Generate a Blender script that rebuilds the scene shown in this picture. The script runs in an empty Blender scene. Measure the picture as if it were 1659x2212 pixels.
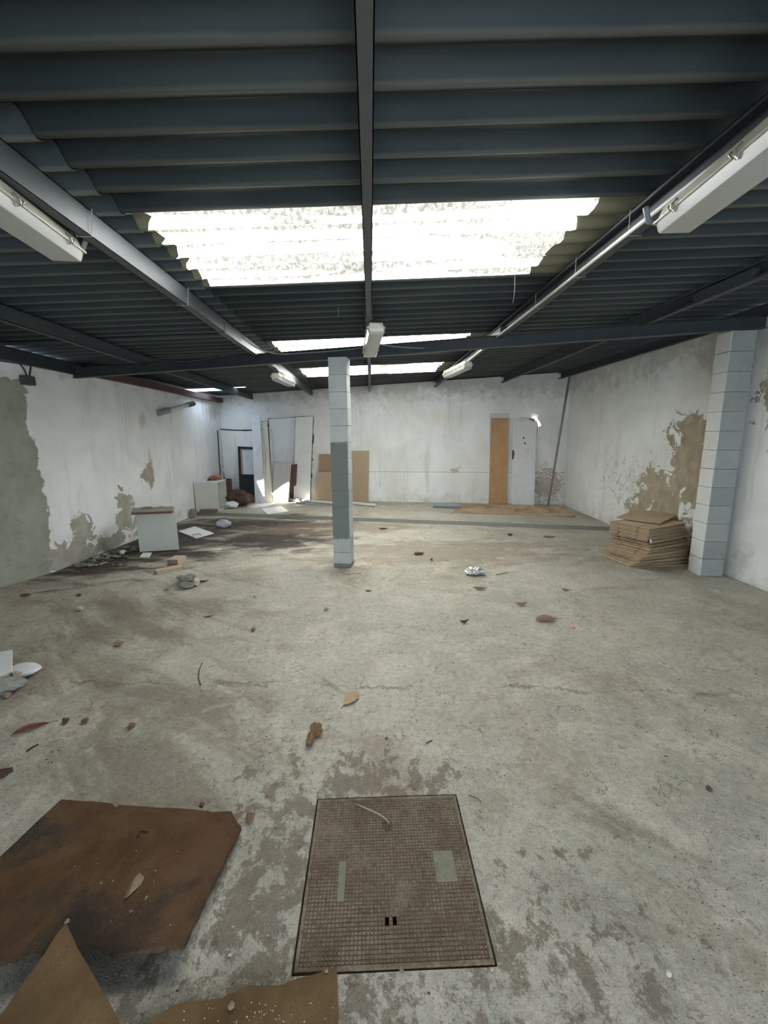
import bpy, bmesh, math, random
from mathutils import Vector, Matrix, noise as mnoise
random.seed(7)
PI = math.pi
SC = bpy.context.scene
COL = SC.collection

# ------------------------------------------------------------------ camera
F = 900.0; CX = 829.5; CY = 1106.0; H = 1.6          # focal length in pixels of the 1659x2212 frame, eye height
R = Matrix(((0.99944801, 0.01365101, -0.03028734),
            (-0.03223631, 0.17811929, -0.98348073),
            (-0.00803075, 0.98391421, 0.17846103)))
cd = bpy.data.cameras.new('camera'); cam = bpy.data.objects.new('camera', cd); COL.objects.link(cam)
cd.sensor_fit = 'HORIZONTAL'; cd.sensor_width = 36.0; cd.lens = 36.0 * F / 1659.0
cd.clip_start = 0.02; cd.clip_end = 200
cam.matrix_world = Matrix.Translation((0, 0, H)) @ R.to_4x4()
SC.camera = cam
# ------------------------------------------------------------------ light and exposure
SC.view_settings.view_transform = 'Standard'; SC.view_settings.look = 'None'
SC.view_settings.gamma = 1.0; SC.view_settings.use_curve_mapping = False
SC.view_settings.exposure = 0.40
SKY_GAIN = 5.5          # brightness of the translucent skylight sheets
world = bpy.data.worlds.new('sky'); SC.world = world; world.use_nodes = True
wb = world.node_tree.nodes['Background']; wb.inputs[0].default_value = (0.75, 0.86, 1.0, 1); wb.inputs[1].default_value = 6.0
sd = bpy.data.lights.new('sun', 'SUN'); sd.energy = 60; sd.angle = math.radians(0.6); sd.color = (1, 0.97, 0.92)
sun = bpy.data.objects.new('sun', sd); COL.objects.link(sun); sun.location = (0, 0, 8)
SUND = Vector((0.47, 0.30, -1.0)).normalized()
sun.rotation_euler = SUND.to_track_quat('-Z', 'Y').to_euler()
ad = bpy.data.lights.new('entrance_daylight', 'AREA'); ad.shape = 'RECTANGLE'; ad.size = 3.0; ad.size_y = 2.3; ad.energy = 5; ad.color = (0.86, 0.95, 1.0)
al = bpy.data.objects.new('entrance_daylight', ad); COL.objects.link(al); al.location = (0.6, -2.45, 1.2); al.rotation_euler = (math.radians(90), 0, 0)

# ------------------------------------------------------------------ measuring helpers
def ray(px, py): return R @ Vector((px - CX, -(py - CY), -F))
def fl(px, py, z=0.0):
    v = ray(px, py); t = (z - H) / v.z; return Vector((v.x * t, v.y * t, z))
def aty(px, py, y):
    v = ray(px, py); t = y / v.y; return Vector((v.x * t, y, H + v.z * t))
def atx(px, py, x):
    v = ray(px, py); t = x / v.x; return Vector((x, v.y * t, H + v.z * t))
def backy(x): return 9.88 - 0.2 * x
def atback(px, py, off=0.0):
    v = ray(px, py); t = (9.88 - off) / (v.y + 0.2 * v.x); return Vector((v.x * t, v.y * t, H + v.z * t))
PF = 0.07               # height of the raised strip of floor at the back

# ------------------------------------------------------------------ node helpers
class NT:
    def __init__(s, name):
        s.m = bpy.data.materials.new(name); s.m.use_nodes = True
        s.t = s.m.node_tree; s.b = s.t.nodes['Principled BSDF']; s.out = s.t.nodes['Material Output']
        s.pos = s.t.nodes.new('ShaderNodeNewGeometry').outputs['Position']
        s.obj = s.t.nodes.new('ShaderNodeTexCoord').outputs['Object']
    def put(s, sock, v):
        if isinstance(v, bpy.types.NodeSocket): s.t.links.new(v, sock)
        elif isinstance(v, (tuple, list)) and sock.type == 'RGBA' and len(v) == 3: sock.default_value = (*v, 1)
        else: sock.default_value = v
    def noise(s, scale, detail=4, rough=0.55, vec=None, dist=0.0, col=False):
        n = s.t.nodes.new('ShaderNodeTexNoise'); n.inputs['Scale'].default_value = scale
        n.inputs['Detail'].default_value = detail; n.inputs['Roughness'].default_value = rough
        n.inputs['Distortion'].default_value = dist
        s.t.links.new(vec or s.obj, n.inputs['Vector']); return n.outputs['Color' if col else 'Fac']
    def voro(s, scale, vec=None, feature='F1', rnd=1.0, out='Distance'):
        n = s.t.nodes.new('ShaderNodeTexVoronoi'); n.feature = feature; n.inputs['Scale'].default_value = scale
        n.inputs['Randomness'].default_value = rnd
        s.t.links.new(vec or s.obj, n.inputs['Vector']); return n.outputs[out]
    def math(s, op, a, b=0.0, c=None, clamp=False):
        n = s.t.nodes.new('ShaderNodeMath'); n.operation = op; n.use_clamp = clamp
        s.put(n.inputs[0], a); s.put(n.inputs[1], b)
        if c is not None: s.put(n.inputs[2], c)
        return n.outputs[0]
    def step(s, v, lo, hi, a=0.0, b=1.0):
        n = s.t.nodes.new('ShaderNodeMapRange'); n.interpolation_type = 'SMOOTHSTEP'
        s.put(n.inputs[0], v); n.inputs[1].default_value = lo; n.inputs[2].default_value = hi
        n.inputs[3].default_value = a; n.inputs[4].default_value = b; return n.outputs[0]
    def mix(s, f, a, b, mode='MIX'):
        n = s.t.nodes.new('ShaderNodeMix'); n.data_type = 'RGBA'; n.blend_type = mode
        s.put(n.inputs[0], f); s.put(n.inputs[6], a); s.put(n.inputs[7], b); return n.outputs[2]
    def scale(s, vec, v3):
        n = s.t.nodes.new('ShaderNodeVectorMath'); n.operation = 'MULTIPLY'
        s.t.links.new(vec, n.inputs[0]); n.inputs[1].default_value = v3; return n.outputs[0]
    def addv(s, a, b):
        n = s.t.nodes.new('ShaderNodeVectorMath'); n.operation = 'ADD'; s.t.links.new(a, n.inputs[0]); s.put(n.inputs[1], b); return n.outputs[0]
    def blob(s, c, r, vec=None):          # 1 in the middle of an ellipsoid, 0 on its surface, negative outside
        a = s.addv(vec or s.pos, tuple(-k for k in c))
        a = s.scale(a, tuple(1.0 / k for k in r))
        n = s.t.nodes.new('ShaderNodeVectorMath'); n.operation = 'LENGTH'; s.t.links.new(a, n.inputs[0])
        return s.math('SUBTRACT', 1.0, n.outputs['Value'])
    def maxall(s, L):
        r = L[0]
        for q in L[1:]: r = s.math('MAXIMUM', r, q)
        return r
    def sep(s, vec, i):
        n = s.t.nodes.new('ShaderNodeSeparateXYZ'); s.t.links.new(vec, n.inputs[0]); return n.outputs[i]
    def bump(s, h, strength=0.4, dist=0.01):
        n = s.t.nodes.new('ShaderNodeBump'); n.inputs['Strength'].default_value = strength; n.inputs['Distance'].default_value = dist
        s.put(n.inputs['Height'], h); s.t.links.new(n.outputs[0], s.b.inputs['Normal'])
    def done(s, col, rough=0.8, metal=0.0, spec=0.3):
        s.put(s.b.inputs['Base Color'], col); s.put(s.b.inputs['Roughness'], rough)
        s.b.inputs['Metallic'].default_value = metal; s.b.inputs['Specular IOR Level'].default_value = spec
        return s.m
def simple(name, c, rough=0.7, var=0.15, scale=20, bump=0.2, metal=0.0, spec=0.3, dirt=None, dirt_amt=0.5, dscale=3):
    n = NT(name)
    f = n.noise(scale, 5)
    col = n.mix(f, tuple(k * (1 - var) for k in c), tuple(min(1, k * (1 + var)) for k in c))
    if dirt:
        g = n.step(n.noise(dscale, 6, 0.65, dist=0.6), 0.5, 0.68)
        col = n.mix(n.math('MULTIPLY', g, dirt_amt), col, dirt)
    if bump: n.bump(f, bump, 0.004)
    return n.done(col, rough, metal, spec)

# ------------------------------------------------------------------ mesh helpers
class MB:
    def __init__(s): s.v = []; s.f = []
    def add(s, vs, fs):
        o = len(s.v); s.v += [Vector(p) for p in vs]; s.f += [tuple(i + o for i in f) for f in fs]; return s
    def box(s, c, size, rot=None):
        x, y, z = (k / 2 for k in size); M = rot if rot is not None else Matrix.Identity(3)
        vs = [Vector(c) + M @ Vector((a * x, b * y, d * z)) for d in (-1, 1) for a, b in ((-1, -1), (1, -1), (1, 1), (-1, 1))]
        return s.add(vs, [(3, 2, 1, 0), (4, 5, 6, 7), (0, 1, 5, 4), (1, 2, 6, 5), (2, 3, 7, 6), (3, 0, 4, 7)])
    def bb(s, x0, x1, y0, y1, z0, z1): return s.box(((x0 + x1) / 2, (y0 + y1) / 2, (z0 + z1) / 2), (x1 - x0, y1 - y0, z1 - z0))
    def loft(s, rings, cap=True):
        n = len(rings[0]); fs = []
        for k in range(len(rings) - 1):
            for i in range(n):
                j = (i + 1) % n; fs.append((k * n + i, k * n + j, (k + 1) * n + j, (k + 1) * n + i))
        if cap: fs += [tuple(range(n))[::-1], tuple((len(rings) - 1) * n + i for i in range(n))]
        return s.add([p for r in rings for p in r], fs)
    def prism(s, bot, top): return s.loft([bot, top])
    def slab(s, poly, off):                     # polygon pushed by a vector
        off = Vector(off); return s.loft([[Vector(p) for p in poly], [Vector(p) + off for p in poly]])
    def tube(s, pts, r, seg=8, cap=True):
        pts = [Vector(p) for p in pts]; rings = []
        for i, p in enumerate(pts):
            d = (pts[min(i + 1, len(pts) - 1)] - pts[max(i - 1, 0)]).normalized()
            u = d.cross(Vector((0, 0, 1)) if abs(d.z) < 0.9 else Vector((1, 0, 0))).normalized(); w = d.cross(u)
            rr = r[i] if isinstance(r, (list, tuple)) else r
            rings.append([p + (u * math.cos(2 * PI * k / seg) + w * math.sin(2 * PI * k / seg)) * rr for k in range(seg)])
        return s.loft(rings, cap)
    def build(s, name, m, parent=None, smooth=False, bevel=0.0, origin=None):
        vs = s.v
        if parent is not None: o0 = Vector(parent.location)
        elif origin is not None: o0 = Vector(origin)
        else:
            xs = [p.x for p in vs]; ys = [p.y for p in vs]; zs = [p.z for p in vs]
            o0 = Vector(((min(xs) + max(xs)) / 2, (min(ys) + max(ys)) / 2, min(zs)))
        me = bpy.data.meshes.new(name); me.from_pydata([p - o0 for p in vs], [], s.f)
        b = bmesh.new(); b.from_mesh(me); bmesh.ops.recalc_face_normals(b, faces=b.faces); b.to_mesh(me); b.free()
        o = bpy.data.objects.new(name, me); COL.objects.link(o)
        for q in (m if isinstance(m, (list, tuple)) else [m]): me.materials.append(q)
        if parent is not None: o.parent = parent
        else: o.location = o0
        if smooth:
            for p in me.polygons: p.use_smooth = True
        if bevel:
            md = o.modifiers.new('bevel', 'BEVEL'); md.width = bevel; md.segments = 2; md.limit_method = 'ANGLE'
        return o
def tag(o, label, cat, group=None, kind=None):
    o['label'] = label; o['category'] = cat
    if group: o['group'] = group
    if kind: o['kind'] = kind
    return o
def thing(name, loc, label, cat, group=None):
    o = bpy.data.objects.new(name, None); o.empty_display_size = 0.1; o.location = loc; COL.objects.link(o)
    return tag(o, label, cat, group)
def struct(o): o['kind'] = 'structure'; return o
def rotz(a): return Matrix.Rotation(a, 3, 'Z')
def rock(c, r, rot=(0, 0, 0), amp=0.25, freq=2.0, sub=3, seed=0, flat=0.0):
    b = bmesh.new(); bmesh.ops.create_icosphere(b, subdivisions=sub, radius=1.0)
    M = Matrix.Rotation(rot[2], 3, 'Z') @ Matrix.Rotation(rot[1], 3, 'Y') @ Matrix.Rotation(rot[0], 3, 'X')
    vs = []
    for v in b.verts:
        p = v.co.copy(); k = 1 + amp * (mnoise.noise(p * freq + Vector((seed * 7.3, seed, 0))) + 0.5 * mnoise.cell(p * freq * 1.3 + Vector((seed, 0, 0))) - 0.2)
        p = Vector((p.x * r[0], p.y * r[1], p.z * r[2])) * k
        vs.append(M @ p)
    zmin = min(p.z for p in vs)
    vs = [p + Vector(c) - Vector((0, 0, zmin * (1 - flat))) for p in vs]
    zc = c[2]
    vs = [Vector((p.x, p.y, max(p.z, zc))) for p in vs]
    fs = [tuple(v.index for v in f.verts) for f in b.faces]; b.free()
    return MB().add(vs, fs)

# ------------------------------------------------------------------ materials
def m_floor():
    n = NT('worn_concrete_floor')
    big = n.noise(0.7, 5, 0.6, n.pos, 0.4); mid = n.noise(3.0, 7, 0.65, n.pos, 0.5); fine = n.noise(28, 6, 0.7, n.pos); gr = n.noise(150, 3, 0.6, n.pos)
    col = n.mix(n.step(big, 0.38, 0.62), (0.35, 0.335, 0.275), (0.425, 0.405, 0.335))
    col = n.mix(n.step(mid, 0.42, 0.70), col, (0.51, 0.475, 0.395))
    brown = n.step(n.noise(1.3, 7, 0.68, n.addv(n.pos, (9.1, 3.3, 0)), 0.8), 0.50, 0.70)
    col = n.mix(n.math('MULTIPLY', brown, 0.75), col, (0.29, 0.235, 0.175))
    # muddy streaks on the left, dark dirt along the left wall
    st = n.scale(n.pos, (1.0, 2.6, 1))
    rotn = n.t.nodes.new('ShaderNodeVectorRotate'); rotn.rotation_type = 'Z_AXIS'; rotn.inputs['Angle'].default_value = -0.9
    n.t.links.new(n.pos, rotn.inputs['Vector']); st = n.scale(rotn.outputs[0], (2.6, 0.7, 1))
    streak = n.noise(1.2, 7, 0.7, st, 0.5)
    near = n.maxall([n.blob((-1.1, 2.0, 0), (1.1, 1.3, 1)), n.blob((-2.2, 3.6, 0), (1.5, 2.2, 1)), n.math('MULTIPLY', n.blob((0.9, 1.2, 0), (1.0, 0.8, 1)), 0.4)])
    col = n.mix(n.math('MULTIPLY', n.step(n.math('ADD', near, n.math('MULTIPLY_ADD', streak, 3.0, -1.5)), 0.3, 0.95), 0.62), col, (0.16, 0.12, 0.085))
    dirty = n.maxall([n.blob((-3.2, 6.6, 0), (1.5, 2.0, 1)), n.blob((-2.2, 7.6, 0), (1.9, 0.9, 1)), n.blob((-3.6, 5.4, 0), (0.7, 1.1, 1)), n.blob((-1.6, 6.6, 0), (1.3, 1.0, 1))])
    dn = n.noise(2.5, 8, 0.72, n.scale(n.pos, (0.6, 1.4, 1)), 0.7)
    col = n.mix(n.step(n.math('ADD', n.math('MULTIPLY', dirty, 0.9), n.math('MULTIPLY_ADD', dn, 2.6, -1.15)), 0.08, 0.7), col, (0.045, 0.033, 0.025))
    b2 = n.math('MAXIMUM', n.blob((1.0, 5.6, 0), (2.6, 1.0, 1)), n.blob((-0.8, 7.3, 0), (2.2, 0.7, 1)))
    col = n.mix(n.math('MULTIPLY', n.step(n.math('ADD', b2, n.math('MULTIPLY_ADD', dn, 3, -1.5)), 0.1, 0.6), 0.55), col, (0.21, 0.155, 0.11))
    # mud splatter round the manhole cover
    sp = n.noise(9, 10, 0.76, n.scale(n.pos, (1, 0.8, 1)), 0.25)
    man = n.maxall([n.blob((-0.42, 1.25, 0), (0.38, 0.7, 1)), n.math('MULTIPLY', n.blob((0.5, 1.0, 0), (0.45, 0.4, 1)), 0.6), n.blob((0.0, 1.7, 0), (0.5, 0.22, 1)), n.blob((-0.3, 0.8, 0), (0.8, 0.35, 1))])
    col = n.mix(n.math('MULTIPLY', n.step(n.math('ADD', n.math('MULTIPLY', man, 0.17), sp), 0.555, 0.62), 0.7), col, (0.135, 0.10, 0.068))
    # flecks of dirt, small and large, and pale chips
    v1 = n.voro(46, n.addv(n.scale(n.pos, (1, 1.5, 1)), n.scale(n.noise(9, 3, 0.5, n.pos, 0, True), (0.09, 0.09, 0))))
    dens = n.step(n.noise(1.6, 5, 0.6, n.addv(n.pos, (4, 1, 0))), 0.40, 0.62)
    col = n.mix(n.math('MULTIPLY', n.math('MULTIPLY', n.step(v1, 0.20, 0.12), dens), 0.72), col, (0.075, 0.058, 0.042))
    v2 = n.voro(130, n.addv(n.pos, n.scale(n.noise(30, 2, 0.5, n.pos, 0, True), (0.03, 0.03, 0))))
    col = n.mix(n.math('MULTIPLY', n.step(v2, 0.24, 0.12), 0.6), col, (0.10, 0.08, 0.06))
    for sc_, of_, st_ in ((5.0, (0, 0, 0), 0.55), (11.0, (3, 5, 0), 0.55), (24.0, (7, 1, 0), 0.45)):
        fil = n.step(n.math('ABSOLUTE', n.math('SUBTRACT', n.noise(sc_, 5, 0.6, n.addv(n.pos, of_), 0.4), 0.5)), 0.014, 0.004)
        brk = n.step(n.noise(sc_ * 1.1, 3, 0.6, n.addv(n.pos, (of_[1] + 2, 9, 0))), 0.53, 0.62)
        col = n.mix(n.math('MULTIPLY', n.math('MULTIPLY', fil, brk), st_), col, (0.12, 0.095, 0.07))
    grn = n.step(gr, 0.35, 0.65, 0.86, 1.10)
    cm2 = n.t.nodes.new('ShaderNodeCombineXYZ')
    for i in range(3): n.t.links.new(grn, cm2.inputs[i])
    col = n.mix(1.0, col, cm2.outputs[0], 'MULTIPLY')
    v3 = n.voro(21, n.addv(n.pos, (3, 8, 0)))
    col = n.mix(n.math('MULTIPLY', n.step(v3, 0.075, 0.05), 0.6), col, (0.62, 0.60, 0.54))
    col = n.mix(n.math('MULTIPLY', n.step(n.noise(4.2, 6, 0.7, n.addv(n.pos, (1, 7, 0)), 0.6), 0.60, 0.70), 0.5), col, (0.52, 0.50, 0.45))
    fineb = n.step(fine, 0.2, 0.8, 0.78, 1.2)
    cmb = n.t.nodes.new('ShaderNodeCombineXYZ')
    for i in range(3): n.t.links.new(fineb, cmb.inputs[i])
    col = n.mix(1.0, col, cmb.outputs[0], 'MULTIPLY')
    # crack across the floor
    ck = n.math('ABSOLUTE', n.math('SUBTRACT', n.math('MULTIPLY_ADD', n.sep(n.pos, 0), 0.08, n.sep(n.pos, 1)), n.math('MULTIPLY_ADD', n.noise(2.2, 6, 0.7, n.pos), 0.45, 2.25)))
    col = n.mix(n.math('MULTIPLY', n.math('MULTIPLY', n.step(ck, 0.022, 0.004), n.step(n.noise(2.6, 3, 0.5, n.pos), 0.45, 0.6)), 0.6), col, (0.11, 0.085, 0.06))
    hgt = n.math('ADD', n.math('MULTIPLY', mid, 1.2), n.math('ADD', n.math('MULTIPLY', fine, 0.45), n.math('MULTIPLY', gr, 0.2)))
    hgt = n.math('SUBTRACT', hgt, n.math('MULTIPLY', n.step(v1, 0.3, 0.1), 0.15))
    n.bump(hgt, 0.55, 0.012)
    return n.done(col, n.step(mid, 0.3, 0.7, 0.62, 0.85), 0, 0.35)
def m_wall(name, side):
    n = NT(name)
    a = n.noise(1.1, 6, 0.6, n.pos, 0.5); b = n.noise(6, 6, 0.65, n.pos, 0.3); fine = n.noise(60, 4, 0.6, n.pos)
    vert = n.noise(2.0, 7, 0.7, n.scale(n.pos, (3.0, 3.0, 0.35)), 0.2)
    col = n.mix(n.step(a, 0.35, 0.65), (0.74, 0.75, 0.725), (0.84, 0.85, 0.835))
    col = n.mix(n.math('MULTIPLY', n.step(vert, 0.52, 0.74), 0.45), col, (0.46, 0.45, 0.40))
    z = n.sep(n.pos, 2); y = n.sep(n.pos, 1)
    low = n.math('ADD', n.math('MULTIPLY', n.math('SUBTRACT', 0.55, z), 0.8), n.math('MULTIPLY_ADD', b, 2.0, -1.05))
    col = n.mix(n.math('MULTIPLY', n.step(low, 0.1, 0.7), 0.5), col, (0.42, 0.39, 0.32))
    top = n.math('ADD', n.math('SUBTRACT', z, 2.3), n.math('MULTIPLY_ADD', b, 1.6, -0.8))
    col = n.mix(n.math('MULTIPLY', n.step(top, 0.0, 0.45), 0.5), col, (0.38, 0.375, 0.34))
    pn = n.noise(4.5, 9, 0.68, n.pos, 0.9); peel = None
    spk = n.noise(13, 6, 0.7, n.pos, 0.8)
    if side == 'right':
        peel = n.maxall([n.blob((4.1, 5.02, 1.15), (2, 0.74, 0.66)), n.blob((4.1, 5.7, 0.70), (2, 0.72, 0.5)), n.blob((4.1, 5.2, 1.72), (2, 0.4, 0.16)), n.blob((4.1, 6.0, 0.95), (2, 0.12, 0.34)), n.blob((4.1, 5.3, 0.2), (2, 0.6, 0.14)), n.blob((4.1, 6.1, 0.42), (2, 0.3, 0.2)),
                         ])
        peel = n.math('MINIMUM', peel, n.math('MULTIPLY', n.math('SUBTRACT', y, 4.66), 8.0))
        peel = n.math('MAXIMUM', peel, n.math('MAXIMUM', n.blob((4.1, 4.08, 2.05), (2, 0.36, 0.42)), n.blob((4.1, 3.75, 1.05), (2, 0.12, 0.1))))
        f = n.math('ADD', n.math('MULTIPLY', peel, 0.75), n.math('MULTIPLY_ADD', pn, 2.9, -1.42))
        tan = n.mix(n.step(b, 0.3, 0.7), (0.31, 0.265, 0.185), (0.42, 0.37, 0.28))
        pm = n.step(f, 0.14, 0.17)
        spm = n.math('MULTIPLY', n.step(n.math('ADD', n.math('MULTIPLY', n.blob((4.1, 6.7, 0.8), (2, 1.3, 1.0)), 0.15), spk), 0.66, 0.685), 0.6)
        col = n.mix(spm, col, (0.36, 0.33, 0.27)); col = n.mix(pm, col, tan)
        hh = n.math('SUBTRACT', n.math('MULTIPLY', b, 0.5), n.math('MULTIPLY', pm, 0.6))
    elif side == 'left':
        # bare cement on the near part, ragged edge against the whitewash
        edge = n.math('ADD', n.math('SUBTRACT', 5.03, y), n.math('MULTIPLY_ADD', n.noise(2.2, 7, 0.65, n.pos, 0.4), 0.5, -0.25))
        edge = n.math('ADD', edge, n.math('MULTIPLY', z, -0.01))
        topc = n.math('ADD', n.math('SUBTRACT', 2.27, z), n.math('MULTIPLY_ADD', pn, 0.2, -0.1))
        cem = n.math('MULTIPLY', n.step(edge, 0.0, 0.025), n.step(topc, 0.0, 0.02))
        bl = n.maxall([n.blob((-3.8, 5.35, 0.12), (2, 0.65, 0.2)), n.blob((-3.8, 5.55, 0.42), (2, 0.2, 0.26)), n.blob((-3.8, 6.5, 0.45), (2, 0.28, 0.38)), n.blob((-3.8, 6.1, 0.12), (2, 0.5, 0.12)), n.blob((-3.7, 7.0, 0.1), (2, 0.5, 0.1)), n.blob((-3.7, 7.2, 1.02), (2, 0.2, 0.25))])
        f = n.math('ADD', n.math('MULTIPLY', bl, 0.7), n.math('MULTIPLY_ADD', pn, 2.2, -1.05))
        pm = n.step(f, 0.14, 0.18)
        col = n.mix(n.math('MULTIPLY', pm, 0.9), col, n.mix(n.step(b, 0.4, 0.6), (0.30, 0.27, 0.21), (0.36, 0.35, 0.30)))
        grey = n.mix(n.step(a, 0.35, 0.65), (0.27, 0.275, 0.225), (0.38, 0.38, 0.31))
        grey = n.mix(n.math('MULTIPLY', n.step(b, 0.5, 0.75), 0.5), grey, (0.16, 0.16, 0.125))
        col = n.mix(cem, col, grey)
        stt = n.maxall([n.blob((-3.7, 7.2, 1.9), (2, 0.18, 0.3)), n.blob((-3.7, 7.25, 1.1), (2, 0.35, 0.6)), n.blob((-3.6, 10.2, 2.2), (2, 0.8, 0.3))])
        col = n.mix(n.math('MULTIPLY', n.step(n.math('ADD', n.math('MULTIPLY', stt, 0.7), n.math('MULTIPLY_ADD', vert, 2, -1.0)), 0.2, 0.6), 0.5), col, (0.36, 0.30, 0.20))
        hh = n.math('SUBTRACT', n.math('MULTIPLY', b, 0.5), n.math('ADD', n.math('MULTIPLY', pm, 0.5), n.math('MULTIPLY', cem, -0.8)))
    else:
        seam = n.math('ABSOLUTE', n.math('SUBTRACT', z, 0.78))
        col = n.mix(n.math('MULTIPLY', n.math('MULTIPLY', n.step(seam, 0.012, 0.004), n.step(n.sep(n.pos, 0), -0.2, 0.0)), 0.5), col, (0.25, 0.25, 0.23))
        bl = n.maxall([n.blob((1.95, 9.5, 0.82), (0.16, 2, 0.09)), n.blob((3.9, 9.1, 0.5), (0.5, 2, 0.5)), n.blob((2.9, 9.3, 0.55), (0.12, 2, 0.3))])
        f = n.math('ADD', n.math('MULTIPLY', bl, 0.7), n.math('MULTIPLY_ADD', spk, 2.4, -1.3))
        pm = n.step(f, 0.14, 0.2)
        col = n.mix(n.math('MULTIPLY', pm, 0.7), col, (0.36, 0.27, 0.2))
        col = n.mix(n.math('MULTIPLY', n.step(n.noise(1.5, 5, 0.6, n.addv(n.pos, (5, 5, 5)), 0.3), 0.5, 0.7), 0.25), col, (0.62, 0.56, 0.40))
        hh = n.math('MULTIPLY', b, 0.6)
    sm = n.math('MULTIPLY', n.step(n.noise(19, 5, 0.7, n.addv(n.pos, (2, 2, 2)), 0.5), 0.69, 0.72), 0.55)
    col = n.mix(sm, col, (0.22, 0.20, 0.17))
    n.bump(n.math('ADD', hh, n.math('MULTIPLY', fine, 0.12)), 0.5, 0.015)
    return n.done(col, 0.9, 0, 0.15)
def m_roof():
    n = NT('fibre_cement_sheet')
    a = n.noise(1.5, 6, 0.6, n.scale(n.pos, (0.5, 2, 1)), 0.3); f = n.noise(70, 4, 0.6, n.pos)
    col = n.mix(n.step(a, 0.35, 0.65), (0.028, 0.040, 0.045), (0.042, 0.055, 0.058))
    ph = n.math('SINE', n.math('MULTIPLY_ADD', n.sep(n.pos, 1), 2 * PI / 0.177, -2 * PI * 0.085 / 0.177))
    col = n.mix(n.math('MULTIPLY', n.step(n.math('ADD', n.math('MULTIPLY', ph, -1.0), n.math('MULTIPLY', a, 0.6)), 0.9, 1.25), 0.45), col, (0.15, 0.15, 0.125))
    n.bump(f, 0.15, 0.003)
    return n.done(col, 0.75, 0, 0.25)
def m_sky(lit, gain=1.0):
    n = NT('translucent_skylight_sheet' if lit else 'yellowed_sheet_lap')
    mot = n.noise(42, 5, 0.8, n.scale(n.pos, (1, 0.6, 1)), 0.0); big = n.noise(1.6, 5, 0.6, n.scale(n.pos, (0.5, 3, 1)))
    if not lit:
        col = n.mix(big, (0.09, 0.09, 0.06), (0.24, 0.235, 0.155)); n.b.inputs['Subsurface Weight'].default_value = 0
        n.bump(mot, 0.2, 0.003); return n.done(col, 0.5, 0, 0.4)
    ph = n.math('SINE', n.math('MULTIPLY_ADD', n.sep(n.pos, 1), 2 * PI / 0.177, 0.6 - 2 * PI * 0.085 / 0.177))
    rust = n.math('MULTIPLY', n.step(ph, 0.86, 0.99), n.step(n.noise(2.2, 6, 0.7, n.scale(n.pos, (1, 5, 1))), 0.5, 0.62))
    col = n.mix(n.step(big, 0.3, 0.7), (0.93, 0.98, 1.0), (1.0, 0.98, 0.90))
    spd = n.step(mot, 0.45, 0.57)
    lo = n.noise(1.5, 3, 0.5, n.scale(n.pos, (0.7, 5, 1)), 0.3)
    clear = n.step(n.math('ADD', n.math('MULTIPLY', ph, -0.16), lo), 0.545, 0.63)
    col = n.mix(n.math('MULTIPLY', n.math('MULTIPLY', spd, 0.85), n.math('SUBTRACT', 1.0, clear)), col, (0.22, 0.20, 0.145))
    col = n.mix(n.math('MULTIPLY', rust, 0.95), col, (0.30, 0.15, 0.07))
    n.put(n.b.inputs['Emission Color'], col)
    n.put(n.b.inputs['Emission Strength'], n.math('MULTIPLY', n.math('MULTIPLY_ADD', clear, 3.3 * gain, 0.125), SKY_GAIN))
    return n.done((0.5, 0.5, 0.45), 0.5, 0, 0.3)
def m_block(name, c, painted=False, rh=0.2):
    n = NT(name)
    z = n.sep(n.pos, 2); f = n.noise(9, 5, 0.6, n.pos); fn = n.noise(90, 3, 0.6, n.pos)
    row = n.math('FRACT', n.math('DIVIDE', z, rh)); joint = n.step(n.math('ABSOLUTE', n.math('SUBTRACT', row, 0.5)), 0.475, 0.495)
    rnd = n.t.nodes.new('ShaderNodeTexWhiteNoise'); rnd.noise_dimensions = '1D'; n.t.links.new(n.math('FLOOR', n.math('DIVIDE', z, rh)), rnd.inputs['W'])
    col = n.mix(rnd.outputs['Value'], tuple(k * 0.88 for k in c), tuple(k * 1.08 for k in c))
    col = n.mix(n.math('MULTIPLY', n.step(f, 0.45, 0.75), 0.35), col, tuple(k * 0.7 for k in c))
    if painted:
        nb = n.math('MULTIPLY_ADD', n.noise(14, 6, 0.7, n.scale(n.pos, (1, 1, 1))), 0.10, -0.05)
        zz = n.math('ADD', z, nb)
        nx = n.sep(n.obj, 0)
        pm = n.math('MULTIPLY', n.math('MULTIPLY', n.step(zz, 0.36, 0.365), n.step(zz, 1.535, 1.53)), n.math('MULTIPLY', n.step(n.sep(n.obj, 1), -0.093, -0.098), n.step(nx, 0.100, 0.095)))
        pm = n.math('MAXIMUM', pm, n.step(z, 0.055, 0.05))
        col = n.mix(pm, col, (0.19, 0.215, 0.20))
    if not painted: col = n.mix(n.step(n.sep(n.obj, 0), -0.112, -0.118), col, n.mix(f, (0.58, 0.60, 0.58), (0.72, 0.735, 0.715)))  # left face given a paler tone than the other faces
    col = n.mix(n.math('MULTIPLY', joint, n.step(f, 0.4, 0.6, 0.25, 0.9)), col, tuple(k * 0.62 for k in c))
    n.bump(n.math('SUBTRACT', n.math('MULTIPLY', fn, 0.3), joint), 0.5, 0.006)
    return n.done(col, 0.9, 0, 0.15)
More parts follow.
